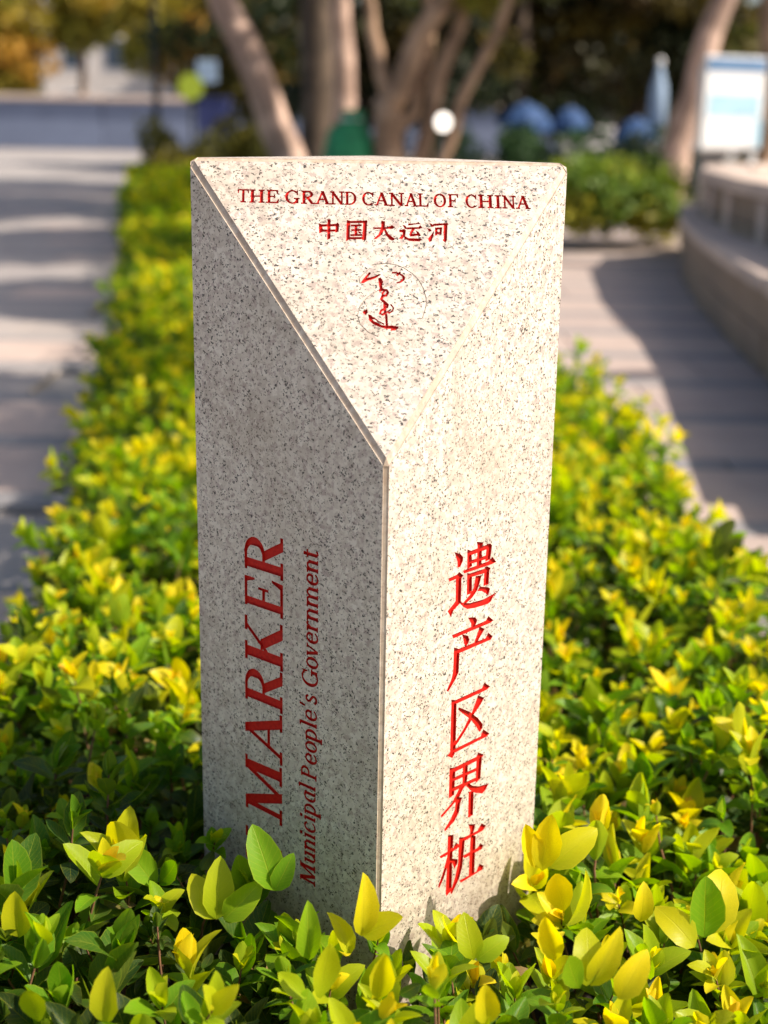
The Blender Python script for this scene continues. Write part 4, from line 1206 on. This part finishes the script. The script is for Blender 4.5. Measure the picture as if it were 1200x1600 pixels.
parasol('wide bright blue parasol behind the dark hedge', 2.25, 24, 1.16, .44, .32, 'canvas_blue')
parasol('smaller blue parasol next to the wide one', 3.05, 24.4, 1.16, .32, .26, 'canvas_blue')
parasol('low blue parasol by the pale folded one', 4.05, 23.6, .98, .38, .28, 'canvas_blue')
o = empty('folded_parasol', (4.4, 23.8, 0))
tag(o, 'pale blue folded parasol standing by the low blue one', 'parasol')
bm = bmesh.new(); lathe(bm, [(.05, 1.1), (.16, 1.15), (.14, 1.7), (.06, 2.0), (.02, 2.1)], 10); link('canopy', bm_mesh(bm, 'canopy', True), M['canvas_pale'], o)
bm = bmesh.new(); tube(bm, [(0, 0, 0), (0, 0, 1.2)], .025, 8); link('pole', bm_mesh(bm, 'pole'), M['white_paint'], o)
bm = bmesh.new(); lathe(bm, [(.03, 2.06), (.06, 2.10), (.06, 2.16), (.03, 2.2)], 12); link('finial', bm_mesh(bm, 'finial', True), M['white_paint'], o)

# ------------------------------------------------------------------ highlight disc, sack, sign, pole
M['white_disc'] = plain('white_highlight', (0.82, 0.80, 0.78), .4, .02)
o = empty('highlight_disc', (.107, 3.0, 0), R_(20))  # disc and post made up in place of an out-of-focus highlight
tag(o, 'small round white disc on a slim dark post, standing in for a blurred highlight', 'sign')
bm = bmesh.new(); bmesh.ops.create_cone(bm, cap_ends=True, segments=32, radius1=.0235, radius2=.0235, depth=.004, matrix=Matrix.Translation((0, -.006, 1.120)) @ Matrix.Rotation(math.pi / 2, 4, 'X')); link('disc', bm_mesh(bm, 'disc'), M['white_disc'], o)
bm = bmesh.new(); lathe(bm, [(.012, 0), (.012, .02), (.003, .04), (.0022, 1.13)], 8); link('post', bm_mesh(bm, 'post', True), M['dark_metal'], o)

M['sack_green'] = plain('green_woven_sack', (0.02, 0.24, 0.09), .6, .35, 14, bump=.4)
o = empty('garden_sack', (-.42, 15.2, .0))
o.scale = (1.25, 1.1, 1.0)
tag(o, 'bulging green sack leaning at the slim pale trunk', 'sack')
bm = bmesh.new()
lathe(bm, [(.10, 0), (.22, .05), (.27, .35), (.25, .75), (.19, 1.0), (.08, 1.13), (.10, 1.22)], 18)
for v in bm.verts: v.co += Vector((noise.noise(v.co * 4), noise.noise(v.co * 4 + Vector((9, 0, 0))), .5 * noise.noise(v.co * 4 + Vector((0, 9, 0))))) * .07
link('sack_body', bm_mesh(bm, 'sack_body', True), M['sack_green'], o)
bm = bmesh.new(); tube(bm, [(.09 * math.cos(a), .09 * math.sin(a), 1.13) for a in np.linspace(0, 6.28, 13)], .012, 6); link('tie_cord', bm_mesh(bm, 'tie_cord', True), M['white_paint'], o)

M['lime_sign'] = plain('lime_sign_face', (0.36, 0.46, 0.03), .5, .1)
M['navy'] = plain('navy_cabinet', (0.02, 0.03, 0.12), .6, .1)
o = empty('sign_post', (-3.75, 27, 0))
tag(o, 'lime round sign with a pale blue plate on a thin post', 'sign')
bm = bmesh.new(); bmesh.ops.create_cone(bm, cap_ends=True, segments=24, radius1=.24, radius2=.24, depth=.03, matrix=Matrix.Translation((0, -.04, 1.68)) @ Matrix.Rotation(math.pi / 2, 4, 'X')); link('round_plate', bm_mesh(bm, 'round_plate'), M['lime_sign'], o)
link('pale_plate', box_mesh('pale_plate', .12, .50, -.05, -.02, 1.75, 2.15, .01), M['canvas_pale'], o)
bm = bmesh.new(); tube(bm, [(0, 0, 0), (0, 0, 2.1)], .03, 8); link('post', bm_mesh(bm, 'post'), M['dark_metal'], o)
o = empty('service_cabinet', (-3.35, 27.2, 0))
tag(o, 'navy blue service cabinet standing behind the hedge', 'cabinet')
link('cabinet_body', box_mesh('cabinet_body', -.30, .30, -.2, .2, .08, 1.45, .02), M['navy'], o)
link('plinth', box_mesh('plinth', -.27, .27, -.17, .17, 0, .08), M['grey_stone'], o)
link('lid', box_mesh('lid', -.33, .33, -.23, .23, 1.45, 1.50, .01), M['navy'], o)
for k in (-.15, .15): link('door', box_mesh('door', k - .13, k + .13, -.215, -.201, .14, 1.38, .004), M['navy'], o)
o = empty('lamp_pole', (-5.55, 34, 0))
tag(o, 'thin dark lamp pole in front of the golden trees', 'street lamp')
bm = bmesh.new(); tube(bm, [(0, 0, 0), (0, 0, .5), (0, 0, .52), (0, 0, 5.5)], [.13, .12, .085, .06], 10); link('pole', bm_mesh(bm, 'pole', True), M['dark_metal'], o)
bm = bmesh.new(); tube(bm, [(0, 0, 5.4), (.3, 0, 5.7), (.9, 0, 5.75)], [.04, .035, .03], 8); link('arm', bm_mesh(bm, 'arm', True), M['dark_metal'], o)
link('lamp_head', box_mesh('lamp_head', .8, 1.4, -.12, .12, 5.68, 5.8, .03), M['dark_metal'], o)

# ------------------------------------------------------------------ far wall, buildings
M['blue_wall'] = plain('blue_grey_wall', (0.16, 0.195, 0.29), .8, .15, .6)
o = empty('embankment_wall', (-12, 50, 0))
tag(o, 'long blue grey wall closing the far side of the plaza', 'wall')
for i in range(14):
    me = box_mesh('wall_panel', -1.98, 1.98, -.25, .25, 0, 1.62, .02) if i == 0 else me
    link('wall_panel', me, M['blue_wall'], o, (i * 4 - 36, 0, 0))
    mc = box_mesh('coping_stone', -1.99, 1.99, -.4, .35, 1.62, 1.80, .03) if i == 0 else mc
    link('coping_stone', mc, M['coping'], o, (i * 4 - 36, 0, 0))
M['cream_wall'] = plain('cream_render', (0.66, 0.60, 0.55), .85, .06, 1.0)
M['window_glass'] = plain('window_glass', (0.05, 0.07, 0.10), .15, .2)
M['roof_tile'] = plain('grey_roof', (0.20, 0.18, 0.18), .8, .2)


def building(label, x0, x1, y, h, floors, cols_, mat='cream_wall'):
    o = empty('building', ((x0 + x1) / 2, y, 0))
    tag(o, label, 'building')
    w = (x1 - x0) / 2
    link('wall', box_mesh('wall', -w, w, 0, 10, 0, h), M[mat], o)
    link('roof', box_mesh('roof', -w - .4, w + .4, -.5, 10.4, h, h + .5), M['roof_tile'], o)
    fh, cw = h / floors, 2 * w / cols_
    pane = box_mesh('pane', -cw * .28, cw * .28, -.03, .02, -fh * .26, fh * .26); fr = box_mesh('window', -cw * .32, cw * .32, -.015, .05, -fh * .30, fh * .30)
    fr.materials.append(M['white_paint']); pane.materials.append(M['window_glass'])
    for r in range(floors):
        for c in range(cols_):
            f = link('window', fr, None, o, (-w + cw * (c + .5), -.02, fh * (r + .55)))
            link('pane', pane, None, f, (0, -.02, 0))
    return o


building('pale cream block of flats beyond the golden trees', -30, -12.5, 86, 15, 5, 7)
building('low cream pavilion at the end of the plaza', -11.5, -5, 80, 6.5, 2, 5)
